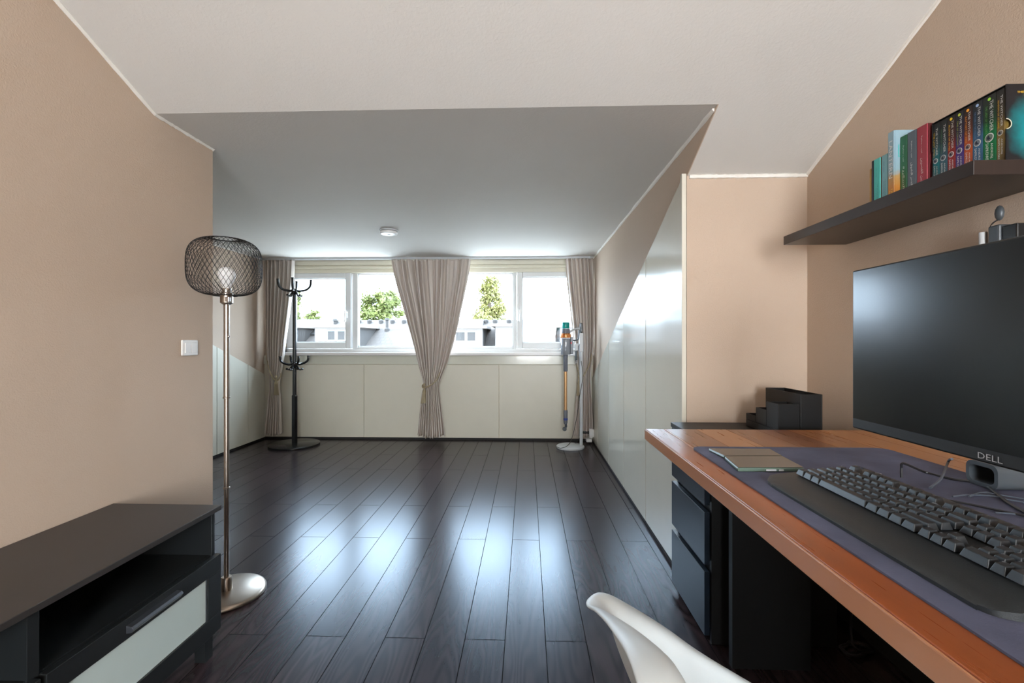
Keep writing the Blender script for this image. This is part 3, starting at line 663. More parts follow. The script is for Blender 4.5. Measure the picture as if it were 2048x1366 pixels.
# drawer unit behind the desk's far end
AX0, AX1, AY0, AY1, AZ = .612, 1.062, 1.590, 1.948, .702
t = thing('drawer_unit', ((AX0 + AX1) / 2, (AY0 + AY1) / 2, 0), 'black three-drawer unit between the far end of the desk and the knee wall', 'drawer unit')
B().box(AX0 - .004, AX1, AY0, AY1, AZ - .018, AZ).build('top', M['blackw'], t, bevel=.001)
B().box(AX0 + .024, AX1 - .004, AY0, AY0 + .016, .0, AZ - .0185).build('side_panel', M['blackw'], t, bevel=.001)
B().box(AX0 + .024, AX1 - .004, AY1 - .016, AY1, .0, AZ - .0185).build('side_panel', M['alex'], t, bevel=.001)
B().box(AX1 - .010, AX1 - .005, AY0 + .017, AY1 - .017, .02, AZ - .0185).build('back_panel', M['alex'], t)
for z0, z1 in ((.478, AZ - .019), (.274, .455), (.030, .250)):
    d = B().box(AX0, AX0 + .018, AY0 + .001, AY1 - .001, z0, z1).build('drawer', M['alex'], t, bevel=.0012)
    if z1 < .6: B().box(AX0 + .030, AX0 + .036, AY0 + .017, AY1 - .017, z1 - .02, z1 + .022).build('handle_recess', M['blackw'], d)
    B().box(AX0 + .03, AX1 - .03, AY0 + .03, AY1 - .03, z0 + .01, z1 - .03).build('drawer_box', M['alex'], d)
# desk organiser on the drawer unit
t = thing('desk_organizer', (.96, 1.74, AZ), 'black stepped pen organiser on the black drawer unit in the corner', 'organiser')
OZ = AZ + .001
def tray(name, x0, x1, y0, y1, z0, z1, w=.003, div=None):
    b = B().box(x0, x1, y0, y1, z0, z0 + w).box(x0, x0 + w, y0, y1, z0 + w, z1).box(x1 - w, x1, y0, y1, z0 + w, z1).box(x0 + w, x1 - w, y0, y0 + w, z0 + w, z1).box(x0 + w, x1 - w, y1 - w, y1, z0 + w, z1)
    if div: b.box(x0 + w, x1 - w, div, div + w, z0 + w, z1 - .004)
    return b.build(name, M['blackw'], t, bevel=.0008)
oy0 = 1.645
tray('base_drawer', .890, 1.045, oy0, oy0 + .235, OZ, OZ + .026)
tray('tall_compartment', .968, 1.045, oy0, oy0 + .235, OZ + .027, .857, div=oy0 + .10)
tray('pen_cup', .890, .966, oy0, oy0 + .077, OZ + .027, .822, div=oy0 + .04)
tray('middle_compartment', .890, .966, oy0 + .079, oy0 + .156, OZ + .027, .789)
tray('low_compartment', .890, .966, oy0 + .158, oy0 + .235, OZ + .027, .754)

# ------------------------------------------------------------------ desk pad, phone, keyboard
def rounded(x0, x1, y0, y1, r, z, n=6):
    pts = []
    for cx, cy, a0 in ((x1 - r, y1 - r, 0), (x0 + r, y1 - r, PI / 2), (x0 + r, y0 + r, PI), (x1 - r, y0 + r, 3 * PI / 2)):
        for i in range(n + 1): a = a0 + PI / 2 * i / n; pts.append((cx + r * math.cos(a), cy + r * math.sin(a), z))
    return pts
o = B().prism(rounded(.447, .965, .08, 1.262, .03, DZ + .0005), (0, 0, .003)).build('desk_pad', M['pad'], origin=True)
tag(o, 'large dark blue-grey suede pad lying on the wooden desk', 'desk pad')
PZ = DZ + .0037
# folding phone, opened flat: two halves
p = [atZ(*c, PZ + .010) for c in ((1475, 935), (1610, 935), (1566, 912), (1448, 912))]
p2 = [atZ(*c, PZ + .007) for c in ((1448, 912), (1566, 912), (1541, 898), (1416, 897))]
t = thing('folding_phone', (p[0].x + .07, p[0].y + .09, PZ), 'unfolded phone in a clear case lying on the pad before the keyboard', 'phone')
def slab(name, q_, th, m, inset=0, parent=t, z=None, bev=.003):
    cx = sum(a.x for a in q_) / 4; cy = sum(a.y for a in q_) / 4
    pts = [(cx + (a.x - cx) * (1 - inset), cy + (a.y - cy) * (1 - inset), z if z is not None else PZ) for a in q_]
    return B().prism(pts, (0, 0, th)).build(name, m, parent, bevel=bev)
h1 = slab('near_half', p, .0095, M['phonecase'], .012); h2 = slab('far_half', p2, .0070, M['phonecase'], .012)
slab('back_glass', p, .0012, M['phoneglass'], .025, h1, PZ + .0092, .0005); slab('back_glass', p2, .0012, M['phoneglass'], .025, h2, PZ + .0067, .0005)
b = B(); xa, xb = p[0].x, p[1].x; ya = p[0].y
b.box(xa + .062, xa + .084, ya - .0012, ya + .001, PZ + .003, PZ + .0065).box(xa + .090, xa + .100, ya - .0012, ya + .001, PZ + .003, PZ + .0065); b.build('side_buttons', M['ltgrey'], h1, bevel=.0006)
# keyboard
KX0, KX1, KYF, KYN = .484, .704, .975, .485
t = thing('keyboard', (.6, .73, PZ), 'black full-size keyboard with a wide palm rest on the desk pad', 'keyboard')
pts = cat([(KX0 + .002, KYF - .050, 0), (KX0 + .012, KYF - .022, 0), (KX0 + .045, KYF - .002, 0), (KX1 - .03, KYF - .002, 0), (KX1 - .004, KYF - .012, 0), (KX1, KYF - .03, 0), (KX1, KYN + .03, 0), (KX1 - .004, KYN + .012, 0), (KX1 - .03, KYN, 0), (KX0 + .05, KYN, 0), (KX0 + .016, KYN + .006, 0), (KX0 + .003, KYN + .022, 0), (KX0, KYN + .06, 0), (KX0, KYF - .10, 0)], 6, True)
def kz(x): f = max(0, min(1, (x - KX0) / (KX1 - KX0))); return .0045 + .0195 * (f ** .7)
b = B(); bot = [b.bm.verts.new((p_.x, p_.y, PZ)) for p_ in pts]; top = [b.bm.verts.new((p_.x, p_.y, PZ + kz(p_.x))) for p_ in pts]
# deck as strips so that it follows the slope
cx_, cy_ = .595, .73
rings = [top]
for f in (.97, .8, .6, .4, .2): rings.append([b.bm.verts.new((cx_ + (p_.x - cx_) * f, cy_ + (p_.y - cy_) * f, PZ + kz(cx_ + (p_.x - cx_) * f) + (.0015 if f < .98 else 0))) for p_ in pts])
n_ = len(pts)
for a_, c_ in zip([bot] + rings, rings):
    for i in range(n_): b.bm.faces.new([a_[i], a_[(i + 1) % n_], c_[(i + 1) % n_], c_[i]])
b.bm.faces.new(rings[-1]); b.bm.faces.new(bot[::-1])
b.build('body', M['kb'], t, smooth=True)
U = .01905; KYL = .953
rowX = [.5505 + i * U for i in range(5)] + [.5505 + 5 * U + .009]
def keycap(u0_, w_, row, h_=.0095, d_=1.0, name='key', into=None):
    x0 = rowX[row] + .0007; x1 = x0 + U * d_ - .0014; y1 = KYL - u0_ * U - .0007; y0 = y1 - w_ * U + .0014; h_ *= 1.1
    z0 = PZ + kz((x0 + x1) / 2) + .0035; z1 = z0 + h_ - (.001 if row in (1, 2, 3) else 0)
    b = into or B(); ix0, ix1, iy = .0040, .0026, .0030
    lo = [b.bm.verts.new(v) for v in ((x0, y0, z0), (x1, y0, z0), (x1, y1, z0), (x0, y1, z0))]
    md = [b.bm.verts.new(v) for v in ((x0 + ix0, y0 + iy, z1), (x1 - ix1, y0 + iy, z1 + .001), (x1 - ix1, y1 - iy, z1 + .001), (x0 + ix0, y1 - iy, z1))]
    b.bm.faces.new(lo[::-1]); b.bm.faces.new(md)
    for i in range(4): b.bm.faces.new([lo[i], lo[(i + 1) % 4], md[(i + 1) % 4], md[i]])
    if into: return None
    k_ = b.build(name, M['key'], t, bevel=.0008)
    return k_, (x0 + ix0, x1 - ix1, y0 + iy, y1 - iy, z1)
layout = []
layout += [(0, u, w_, s_) for u, w_, s_ in ((0, 1.25, 'ctrl'), (1.25, 1.25, ''), (2.5, 1.25, 'alt'), (3.75, 6.25, ''), (10, 1.25, 'alt'), (11.25, 1.25, 'fn'), (12.5, 1.25, ''), (13.75, 1.25, 'ctrl'), (15.25, 1, '<'), (16.25, 1, 'v'), (17.25, 1, '>'), (18.5, 2, '0'), (20.5, 1, '.'))]
layout += [(1, 0, 2.25, 'shift')] + [(1, 2.25 + i, 1, c_) for i, c_ in enumerate('ZXCVBNM,./')] + [(1, 12.25, 2.75, 'shift'), (1, 16.25, 1, '^'), (1, 18.5, 1, '1'), (1, 19.5, 1, '2'), (1, 20.5, 1, '3')]
layout += [(2, 0, 1.75, 'caps')] + [(2, 1.75 + i, 1, c_) for i, c_ in enumerate("ASDFGHJKL;'")] + [(2, 12.75, 2.25, 'enter'), (2, 18.5, 1, '4'), (2, 19.5, 1, '5'), (2, 20.5, 1, '6')]
layout += [(3, 0, 1.5, 'tab')] + [(3, 1.5 + i, 1, c_) for i, c_ in enumerate('QWERTYUIOP[]')] + [(3, 13.5, 1.5, '\\'), (3, 15.25, 1, 'del'), (3, 16.25, 1, 'end'), (3, 17.25, 1, 'pgdn'), (3, 18.5, 1, '7'), (3, 19.5, 1, '8'), (3, 20.5, 1, '9')]
layout += [(4, i, 1, c_) for i, c_ in enumerate('`1234567890-=')] + [(4, 13, 2, '<-'), (4, 15.25, 1, 'ins'), (4, 16.25, 1, 'home'), (4, 17.25, 1, 'pgup'), (4, 18.5, 1, 'num'), (4, 19.5, 1, '/'), (4, 20.5, 1, '*'), (4, 21.5, 1, '-')]
layout += [(5, 0, 1, 'esc')] + [(5, 2 + i + (.5 if i > 3 else 0) + (.5 if i > 7 else 0), 1, 'F%d' % (i + 1)) for i in range(12)] + [(5, 15.25, 1, 'prt'), (5, 16.25, 1, 'scr'), (5, 17.25, 1, 'brk')]
rest = B(); nk = 0
for r_, u_, w_, s_ in layout:
    px_, py_ = project((rowX[r_], KYL - u_ * U, PZ + .03))
    if px_ < 2046 and nk < 98:
        nk += 1; k_, (a0, a1, c0, c1, zt) = keycap(u_, w_, r_)
        if s_:
            hh = .0032 if len(s_) == 1 else .0022; ww = None
            text(s_, 'legend', M['legend'], k_, (a1 - hh - .002, c1 - .001, zt + .0014), (0, -1, 0), (1, 0, .08), h=hh)
    else: keycap(u_, w_, r_, into=rest)
for r_, dd in ((0, 2), (2, 2)): keycap(21.5, 1, r_, d_=dd, into=rest)
o = rest.build('remaining_keys', M['key'], t); o['kind'] = 'stuff'
text('G', 'logo', M['silver'], t, (KX1 - .020, KYL - 1.45 * U, PZ + .0275), (0, -1, 0), (1, 0, .08), h=.012)
B().tube(cat([(KX1 - .004, .905, PZ + .012), (KX1 + .006, .90, PZ + .009), (KX1 + .03, .86, PZ + .004), (.78, .82, PZ + .003), (.86, .70, PZ + .003), (.91, .55, PZ + .003), (.95, .44, PZ + .003)]), .0022, 6).build('cable', M['cable'], t, smooth=True)

# ------------------------------------------------------------------ monitor on its arm
MX0, MX1 = .645, .647                         # screen plane at the far and near ends
mf, mn = Vector((MX0, .925, 0)), Vector((MX1, .388, 0)); dirv = (mn - mf).normalized(); nrm = Vector((-dirv.y, dirv.x, 0)); nrm = nrm if nrm.x < 0 else -nrm
MZ0, MZ1 = .876, 1.187
t = thing('monitor', (.70, .66, DZ), 'wide black computer monitor standing over the desk at the right', 'monitor')
def mbox(name, a0, a1, z0, z1, d0, d1, m, parent, bev=0, **k):
    q_ = [mf + dirv * a0 - nrm * d0, mf + dirv * a1 - nrm * d0, mf + dirv * a1 - nrm * d1, mf + dirv * a0 - nrm * d1]
    return B().prism([(v.x, v.y, z0) for v in q_], (0, 0, z1 - z0)).build(name, m, parent, bevel=bev, **k)
LW = .5385
mbox('housing', 0, LW, MZ0, MZ1, .0, .018, M['bezel'], t, .003)
mbox('screen', .004, LW - .004, MZ0 + .020, MZ1 - .003, -.0006, .002, M['screen'], t)
mbox('rear_housing', .09, LW - .09, MZ0 + .04, MZ1 - .05, .018, .045, M['bezel'], t, .008)
fr = atX(1954, 926, .655)
o_ = mf + dirv * (LW / 2 - .017); text('DELL', 'logo', M['silver'], t, (o_.x, o_.y, MZ0 + .0055), dirv, (0, 0, 1), w=.034, h=.0085, extrude=.0012)
# hollow grey foot of the stand and its arm up to the housing
fy0, fy1, fx0, fx1 = .82, .935, .855, .935
ft = B()
def ringpts(x, ys, zs_, r, n=5):
    (a0, a1), (c0, c1) = ys, zs_; pts = []
    for cy, cz, t0 in ((a1 - r, c1 - r, 0), (a0 + r, c1 - r, PI / 2), (a0 + r, c0 + r, PI), (a1 - r, c0 + r, 3 * PI / 2)):
        for i in range(n + 1): a = t0 + PI / 2 * i / n; pts.append((x, cy + r * math.cos(a), cz + r * math.sin(a)))
    return pts
FZ = PZ + .0005
outer = lambda x_: ringpts(x_, (.902, .966), (FZ, FZ + .048), .014); inner = lambda x_: ringpts(x_, (.909, .959), (FZ + .008, FZ + .040), .010)
R4 = [[ft.bm.verts.new(p_) for p_ in rr_] for rr_ in (inner(.902), inner(.955), outer(.965), outer(.902))]
nn = len(R4[0])
for a_, c_ in ((0, 1), (3, 2), (0, 3)):
    for i in range(nn): ft.bm.faces.new([R4[a_][i], R4[a_][(i + 1) % nn], R4[c_][(i + 1) % nn], R4[c_][i]])
ft.bm.faces.new(R4[1]); ft.bm.faces.new(R4[2])
ft.build('stand_foot', M['greyp'], t, smooth=True)
B().prism(rounded(.9655, 1.0, .903, .965, .012, FZ), (0, 0, .047)).build('stand_block', M['black'], t, bevel=.006, smooth=True)
B().tube(cat([(.985, .935, FZ + .04), (.99, .90, .93), (.93, .80, 1.02), (.80, .68, 1.03), (.715, .655, 1.03)]), .018, 12).build('arm', M['black'], t, smooth=True)

# loose cables on the pad
def cable(label, pts, r, m):
    o = B().tube(cat(pts, 8), r, 6).build('cable', m, smooth=True, origin=True); return tag(o, label, 'cable', 'cables behind the keyboard')
zc = PZ + .003
Z_ = lambda px, py, z=zc: atZ(px, py, z)
g1 = Z_(1860, 976); cable('short grey cable rising beside the hollow monitor foot', [tuple(g1), tuple(Z_(1882, 957, zc + .004)), (Z_(1897, 935).x, Z_(1897, 935).y, zc + .014), tuple(atY(1904, 918, .93))], .0024, M['cableg'])
cable('black cable looping up behind the keyboard and across the pad', [tuple(Z_(1803, 955)), tuple(atY(1803, 936, Z_(1803, 955).y)), tuple(atY(1808, 927, Z_(1803, 955).y)), tuple(Z_(1850, 944)), tuple(Z_(1905, 958)), tuple(Z_(1960, 966)), tuple(Z_(1990, 985)), tuple(Z_(2020, 1008)), tuple(Z_(2060, 1030))], .0026, M['cable'])
cable('grey cable bundle curving out to the right past the keyboard', [tuple(Z_(1905, 993)), tuple(Z_(1940, 990)), tuple(Z_(1985, 992)), tuple(Z_(2020, 1000)), tuple(Z_(2075, 1008))], .0016, M['cableg'])
cable('thin grey cable arching over the bundle beside the monitor foot', [tuple(Z_(1938, 993)), tuple(Z_(1965, 985)), tuple(Z_(2000, 990)), tuple(Z_(2060, 1000))], .0015, M['cableg'])
cable('lowest thin grey cable at the right edge of the pad', [tuple(Z_(1990, 1025)), tuple(Z_(2020, 1027)), tuple(Z_(2070, 1032))], .0014, M['cableg'])
# cable hanging under the desk, coiled on the floor
b = B(); hc = atZ(1704, 1292, .006)
pts = [(hc.x, hc.y, DZ - .036), (hc.x + .002, hc.y, .35), (hc.x - .004, hc.y, .06), (hc.x, hc.y - .02, .012)]
for i in range(26): a = i * .62; r = .036 + .012 * math.sin(i * 1.3); pts.append((hc.x + r * math.cos(a) * 1.1, hc.y - .02 + r * math.sin(a), .006 + .0016 * (i % 4)))
o = b.tube(cat(pts, 5), .0045, 6).build('hanging_cable', M['cable'], smooth=True, origin=True); tag(o, 'black cable hanging under the desk and coiled on the dark floor', 'cable')

# ------------------------------------------------------------------ clamp on the wall above the monitor
c = atX(2024, 470, XR); s_ = .0012
t = thing('wall_clamp', (XR, c.y, c.z - .03), 'grey box-shaped clamp with a small lever above the monitor', 'clamp')
B().box(XR - .055, XR - .001, c.y - .024, c.y + .004, c.z - .045, c.z + .022).build('clamp_body', M['greyp'], t, bevel=.004)
B().tube([(XR - .048, c.y + .022, c.z - .045), (XR - .048, c.y + .022, c.z + .012)], .008, 12).build('clamp_roller', M['ltgrey'], t, smooth=True)
B().box(XR - .05, XR - .001, c.y - .060, c.y - .026, c.z - .045, c.z + .016).build('clamp_plate', M['black'], t, bevel=.003)
B().tube(cat([(XR - .045, c.y + .006, c.z + .022), (XR - .042, c.y + .002, c.z + .032), (XR - .040, c.y - .012, c.z + .038)]), .002, 6).build('lever_rod', M['chrome'], t, smooth=True)
B().sphere((XR - .040, c.y - .010, c.z + .052), .018, (.45, .55, 1.05), 12).build('lever', M['greyp'], t, smooth='all')

# ------------------------------------------------------------------ shelf with books
SZ0, SZ1, SXF = 1.4085, 1.4405, .968
sy1 = atX(1567, 480, SXF).y; sy0 = atX(1947, 330, SXF).y
o = B().box(SXF, XR - .001, sy0, sy1, SZ0, SZ1).build('wall_shelf', M['shelf'], bevel=.0012, origin=True)
tag(o, 'black-brown floating wall shelf holding books above the monitor', 'shelf')
BZ = SZ1 + .0008
def book(pl, pr, X, ytop, label, m, mside=None, depth=None, group='books on the wall shelf', name='book'):
    """spine on plane X between image columns pl and pr"""
    yf, yn = atX(pl, 300, X).y, atX(pr, 300, X).y; zt = atX(pr, ytop, X).z; yn += .0006
    depth = depth or (XR - .004 - X)
    t_ = thing(name, (X + depth / 2, (yf + yn) / 2, BZ), label, 'book', group)
    w_ = .0022
    B().box(X, X + .003, yn, yf, BZ, zt).build('spine', m, t_, bevel=.0012)
    for a0, a1 in ((yn, yn + w_), (yf - w_, yf)): B().box(X + .003, X + depth, a0, a1, BZ, zt).build('cover', mside or m, t_)
    B().box(X + .004, X + depth - .002, yn + w_, yf - w_, BZ + .002, zt - .003).build('pages', M['paper'], t_)
    return t_, yf, yn, zt
def spine_text(s_, t_, X, yc, ztop, zbot, h, m, name='lettering'):
    """runs down the spine, letter tops towards the camera side"""
    return text(s_, name, m, t_, (X - .0003, yc + h / 2, ztop), (0, 0, -1), (0, -1, 0), w=ztop - zbot, h=h, extrude=.0003)
XB = 1.0535
book(1738.9, 1743, 1.054, 336.6, 'small gold-coloured book at the far left end of the row', M['goldbk'])
t_, yf, yn, zt = book(1743, 1747.4, 1.052, 320.5, 'thin dark navy book between the gold and the turquoise one', M['navy'])
spine_text('TALES', t_, 1.052, (yf + yn) / 2, BZ + .09, BZ + .015, .004, M['goldbk']) if False else None
t_, yf, yn, zt = book(1747.4, 1760.3, 1.0505, 313.7, 'slim turquoise book on the shelf', M['turq'], M['brownbk'])
h_ = zt - BZ; yc = (yf + yn) / 2
spine_text('MARK TWAIN', t_, 1.0505, yc + .002, zt - h_ * .17, zt - h_ * .36, .0028, M['txtdk'])
spine_text('THE ADVENTURES OF', t_, 1.0505, yc - .003, zt - h_ * .50, zt - h_ * .88, .0028, M['txtdk'])
spine_text('TOM SAWYER', t_, 1.0505, yc + .002, zt - h_ * .57, zt - h_ * .80, .0028, M['txtdk'])
t_, yf, yn, zt = book(1763, 1775.6, 1.053, 305.9, 'slim pale blue book beside the turquoise one', M['pale'], M['brownbk'])
h_ = zt - BZ; yc = (yf + yn) / 2
spine_text('MARK TWAIN', t_, 1.053, yc + .002, zt - h_ * .13, zt - h_ * .33, .0028, M['txtdk'])
spine_text('THE ADVENTURES OF', t_, 1.053, yc - .003, zt - h_ * .47, zt - h_ * .85, .0028, M['txtdk'])
spine_text('HUCKLEBERRY FINN', t_, 1.053, yc + .002, zt - h_ * .50, zt - h_ * .84, .0028, M['txtdk'])
XLN = 1.0515
lan = zramp('cover_lantern', [(BZ, (.30, .09, .015)), (BZ + .05, (.42, .17, .03)), (BZ + .08, (.36, .22, .08)), (BZ + .095, (.22, .33, .38)), (BZ + .21, (.25, .38, .45))], .35, .16, 90)
t_, yf, yn, zt = book(1775.8, 1788, XLN, 259.8, 'tall book with sky blue and orange city cover', lan)
h_ = zt - BZ; yc = (yf + yn) / 2
spine_text('LANTERN', t_, XLN, yc, zt - h_ * .13, zt - h_ * .64, .0125, M['txtw'])
spine_text('TAMAM', t_, XLN, yc - .004, zt - h_ * .78, zt - h_ * .99, .006, M['txty']); spine_text('ALORRA', t_, XLN, yc + .004, zt - h_ * .80, zt - h_ * .99, .005, M['txty'])
b = B(); b.box(XLN + .012, XLN + .0145, yn - .0004, yn + .0002, zt - .075, zt - .042).box(XLN + .012, XLN + .028, yn - .0004, yn + .0002, zt - .077, zt - .0745); b.build('cover_mark', M['turq'], t_)
AR = {'a': '\ufee7\ufea0\ufbfe\ufe91'}
def shape(s_):
    """join Arabic letters with their presentation forms and set them right to left"""
    F = {'ا': 'ﺍﺍﺎﺎ', 'ب': 'ﺏﺑﺒﺐ', 'ج': 'ﺝﺟﺠﺞ', 'ح': 'ﺡﺣﺤﺢ', 'ر': 'ﺭﺭﺮﺮ', 'س': 'ﺱﺳﺴﺲ', 'ش': 'ﺵﺷﺸﺶ', 'ص': 'ﺹﺻﺼﺺ', 'ظ': 'ﻅﻇﻈﻆ', 'ف': 'ﻑﻓﻔﻒ', 'ق': 'ﻕﻗﻘﻖ', 'ك': 'ﻙﻛﻜﻚ', 'ل': 'ﻝﻟﻠﻞ', 'م': 'ﻡﻣﻤﻢ', 'ن': 'ﻥﻧﻨﻦ', 'و': 'ﻭﻭﻮﻮ', 'ي': 'ﻱﻳﻴﻲ', 'ة': 'ﺓﺓﺔﺔ'}
    nj = 'اروة'; out = []
    for wd in s_.split(' '):
        r = ''
        for i, ch in enumerate(wd):
            prev = i > 0 and wd[i - 1] not in nj; nxt = i < len(wd) - 1 and ch not in 'اروة'
            r += F[ch][(2 if nxt else 3) if prev else (1 if nxt else 0)]
        out.append(r[::-1])
    return ' '.join(out[::-1])
XG = 1.068
for pl, pr, yt, lb, m_, ms, tt_ in ((1800.5, 1814.3, 267.6, 'green book with white script beside the tall sky blue one', M['green'], M['green'], 'السكرية'),
                                   (1814.8, 1833, 257, 'slate grey book with white script between green and red ones', M['grey'], M['grey'], 'قصر الشوق'),
                                   (1833.8, 1854.6, 245.5, 'thick red book with white script beside the boxed set', M['red'], M['reddark'], 'بين القصرين')):
    t_, yf, yn, zt = book(pl, pr, XG, yt, lb, m_, ms); h_ = zt - BZ; yc = (yf + yn) / 2
    spine_text(shape('نجيب محفوظ'), t_, XG, yc, zt - h_ * .14, zt - h_ * .39, .0055, M['txtw'])
    spine_text(shape(tt_), t_, XG, yc, zt - h_ * .46, zt - h_ * .80, .0085, M['txtw'])
# boxed set: slipcase + eight paperbacks
XW = 1.0745
wy0, wy1 = atX(2012.5, 300, XW).y, atX(1863.5, 300, XW).y; wz1 = atX(2012.5, 168, XW).z; wd = XR - .004 - XW
t = thing('slipcase', (XW + wd / 2, (wy0 + wy1) / 2, BZ), 'black slipcase with teal glow at the near end of the shelf holding eight paperbacks', 'slipcase')
glow = bpy.data.materials.new('slipcase_print'); glow.use_nodes = True; nt = glow.node_tree; bb_ = nt.nodes['Principled BSDF']; L = nt.links.new
tc = N(nt, 'ShaderNodeTexCoord'); vm = N(nt, 'ShaderNodeVectorMath', operation='SUBTRACT'); vm.inputs[1].default_value = (XW + .058, wy0, BZ + .085); L(tc.outputs['Object'], vm.inputs[0])
vm2 = N(nt, 'ShaderNodeVectorMath', operation='MULTIPLY'); vm2.inputs[1].default_value = (1, .0, .72); L(vm.outputs[0], vm2.inputs[0]); ln = N(nt, 'ShaderNodeVectorMath', operation='LENGTH'); L(vm2.outputs[0], ln.inputs[0])
nz = N(nt, 'ShaderNodeTexNoise'); nz.inputs['Scale'].default_value = 45; nz.inputs['Detail'].default_value = 5; L(tc.outputs['Object'], nz.inputs['Vector'])
ma = N(nt, 'ShaderNodeMath', operation='MULTIPLY_ADD'); ma.inputs[1].default_value = .03; L(nz.outputs['Fac'], ma.inputs[0]); L(ln.outputs['Value'], ma.inputs[2])
mr = N(nt, 'ShaderNodeMapRange'); mr.inputs[1].default_value = .035; mr.inputs[2].default_value = .075; L(ma.outputs[0], mr.inputs[0])
cr = N(nt, 'ShaderNodeValToRGB'); cr.color_ramp.elements[0].color = (.0, .20, .22, 1); cr.color_ramp.elements[1].color = (.006, .006, .008, 1); L(mr.outputs[0], cr.inputs[0]); L(cr.outputs[0], bb_.inputs['Base Color']); bb_.inputs['Roughness'].default_value = .4
# near side panel with the thumb notch
cyn, czn, rn = XW, BZ + .094, .0115
zmid = [(XW, BZ), (XW + wd, BZ), (XW + wd, wz1), (XW, wz1)] + [(XW + rn * math.sin(PI * i / 12) * 1.0, czn + rn * math.cos(PI * i / 12)) for i in range(13)]
B().prism([(x, wy0, z) for x, z in zmid], (0, .0018, 0)).build('side_panel', glow, t)
B().prism([(x, wy1 - .0018, z) for x, z in zmid], (0, .0018, 0)).build('side_panel', M['black'], t)
b = B(); b.tube([(XW + (rn - .0002) * math.sin(PI * i / 12), wy0 - .0002, czn + (rn - .0002) * math.cos(PI * i / 12)) for i in range(13)], .0009, 5); b.build('notch_edge', M['paper'], t)
B().box(XW, XW + wd, wy0 + .0018, wy1 - .0018, wz1 - .0018, wz1).build('top_panel', M['black'], t)
B().box(XW + wd - .0018, XW + wd, wy0 + .0018, wy1 - .0018, BZ + .002, wz1 - .002).build('back_panel', M['black'], t)
text('THERE', 'lettering', M['txty'], t, (XW + .023, wy0 - .0002, wz1 - .0205), (1, 0, 0), (0, 0, 1), w=.024, h=.0042)
text('IN', 'lettering', M['txty'], t, (XW + .038, wy0 - .0002, wz1 - .0275), (1, 0, 0), (0, 0, 1), w=.009, h=.0042)
cols = [1863.5, 1879, 1895, 1911, 1928, 1945, 1966, 1993, 2011.2]
info = [('THE LAST WISH', (.0, .12, .14), M['txty'], None, 'teal'), ('SWORD OF DESTINY', (.03, .09, .12), (.05, .16, .06), None, 'slate blue'), ('BLOOD OF ELVES', (.25, .012, .012), M['txty'], (.85, .6, .02), 'red'),
        ('TIME OF CONTEMPT', (.05, .02, .16), (.35, .40, .05), (.5, .6, .05), 'purple'), ('BAPTISM OF FIRE', (.42, .07, .01), (.75, .28, .02), (.85, .35, .02), 'orange'), ('THE TOWER OF THE SWALLOW', (.03, .11, .22), (.10, .20, .35), (.35, .5, .75), 'blue'),
        ('THE LADY OF THE LAKE', (.0, .17, .05), (.08, .28, .05), (.3, .65, .05), 'green'), ('SEASON OF STORMS', (.20, .13, .03), M['txty'], None, 'ochre')]
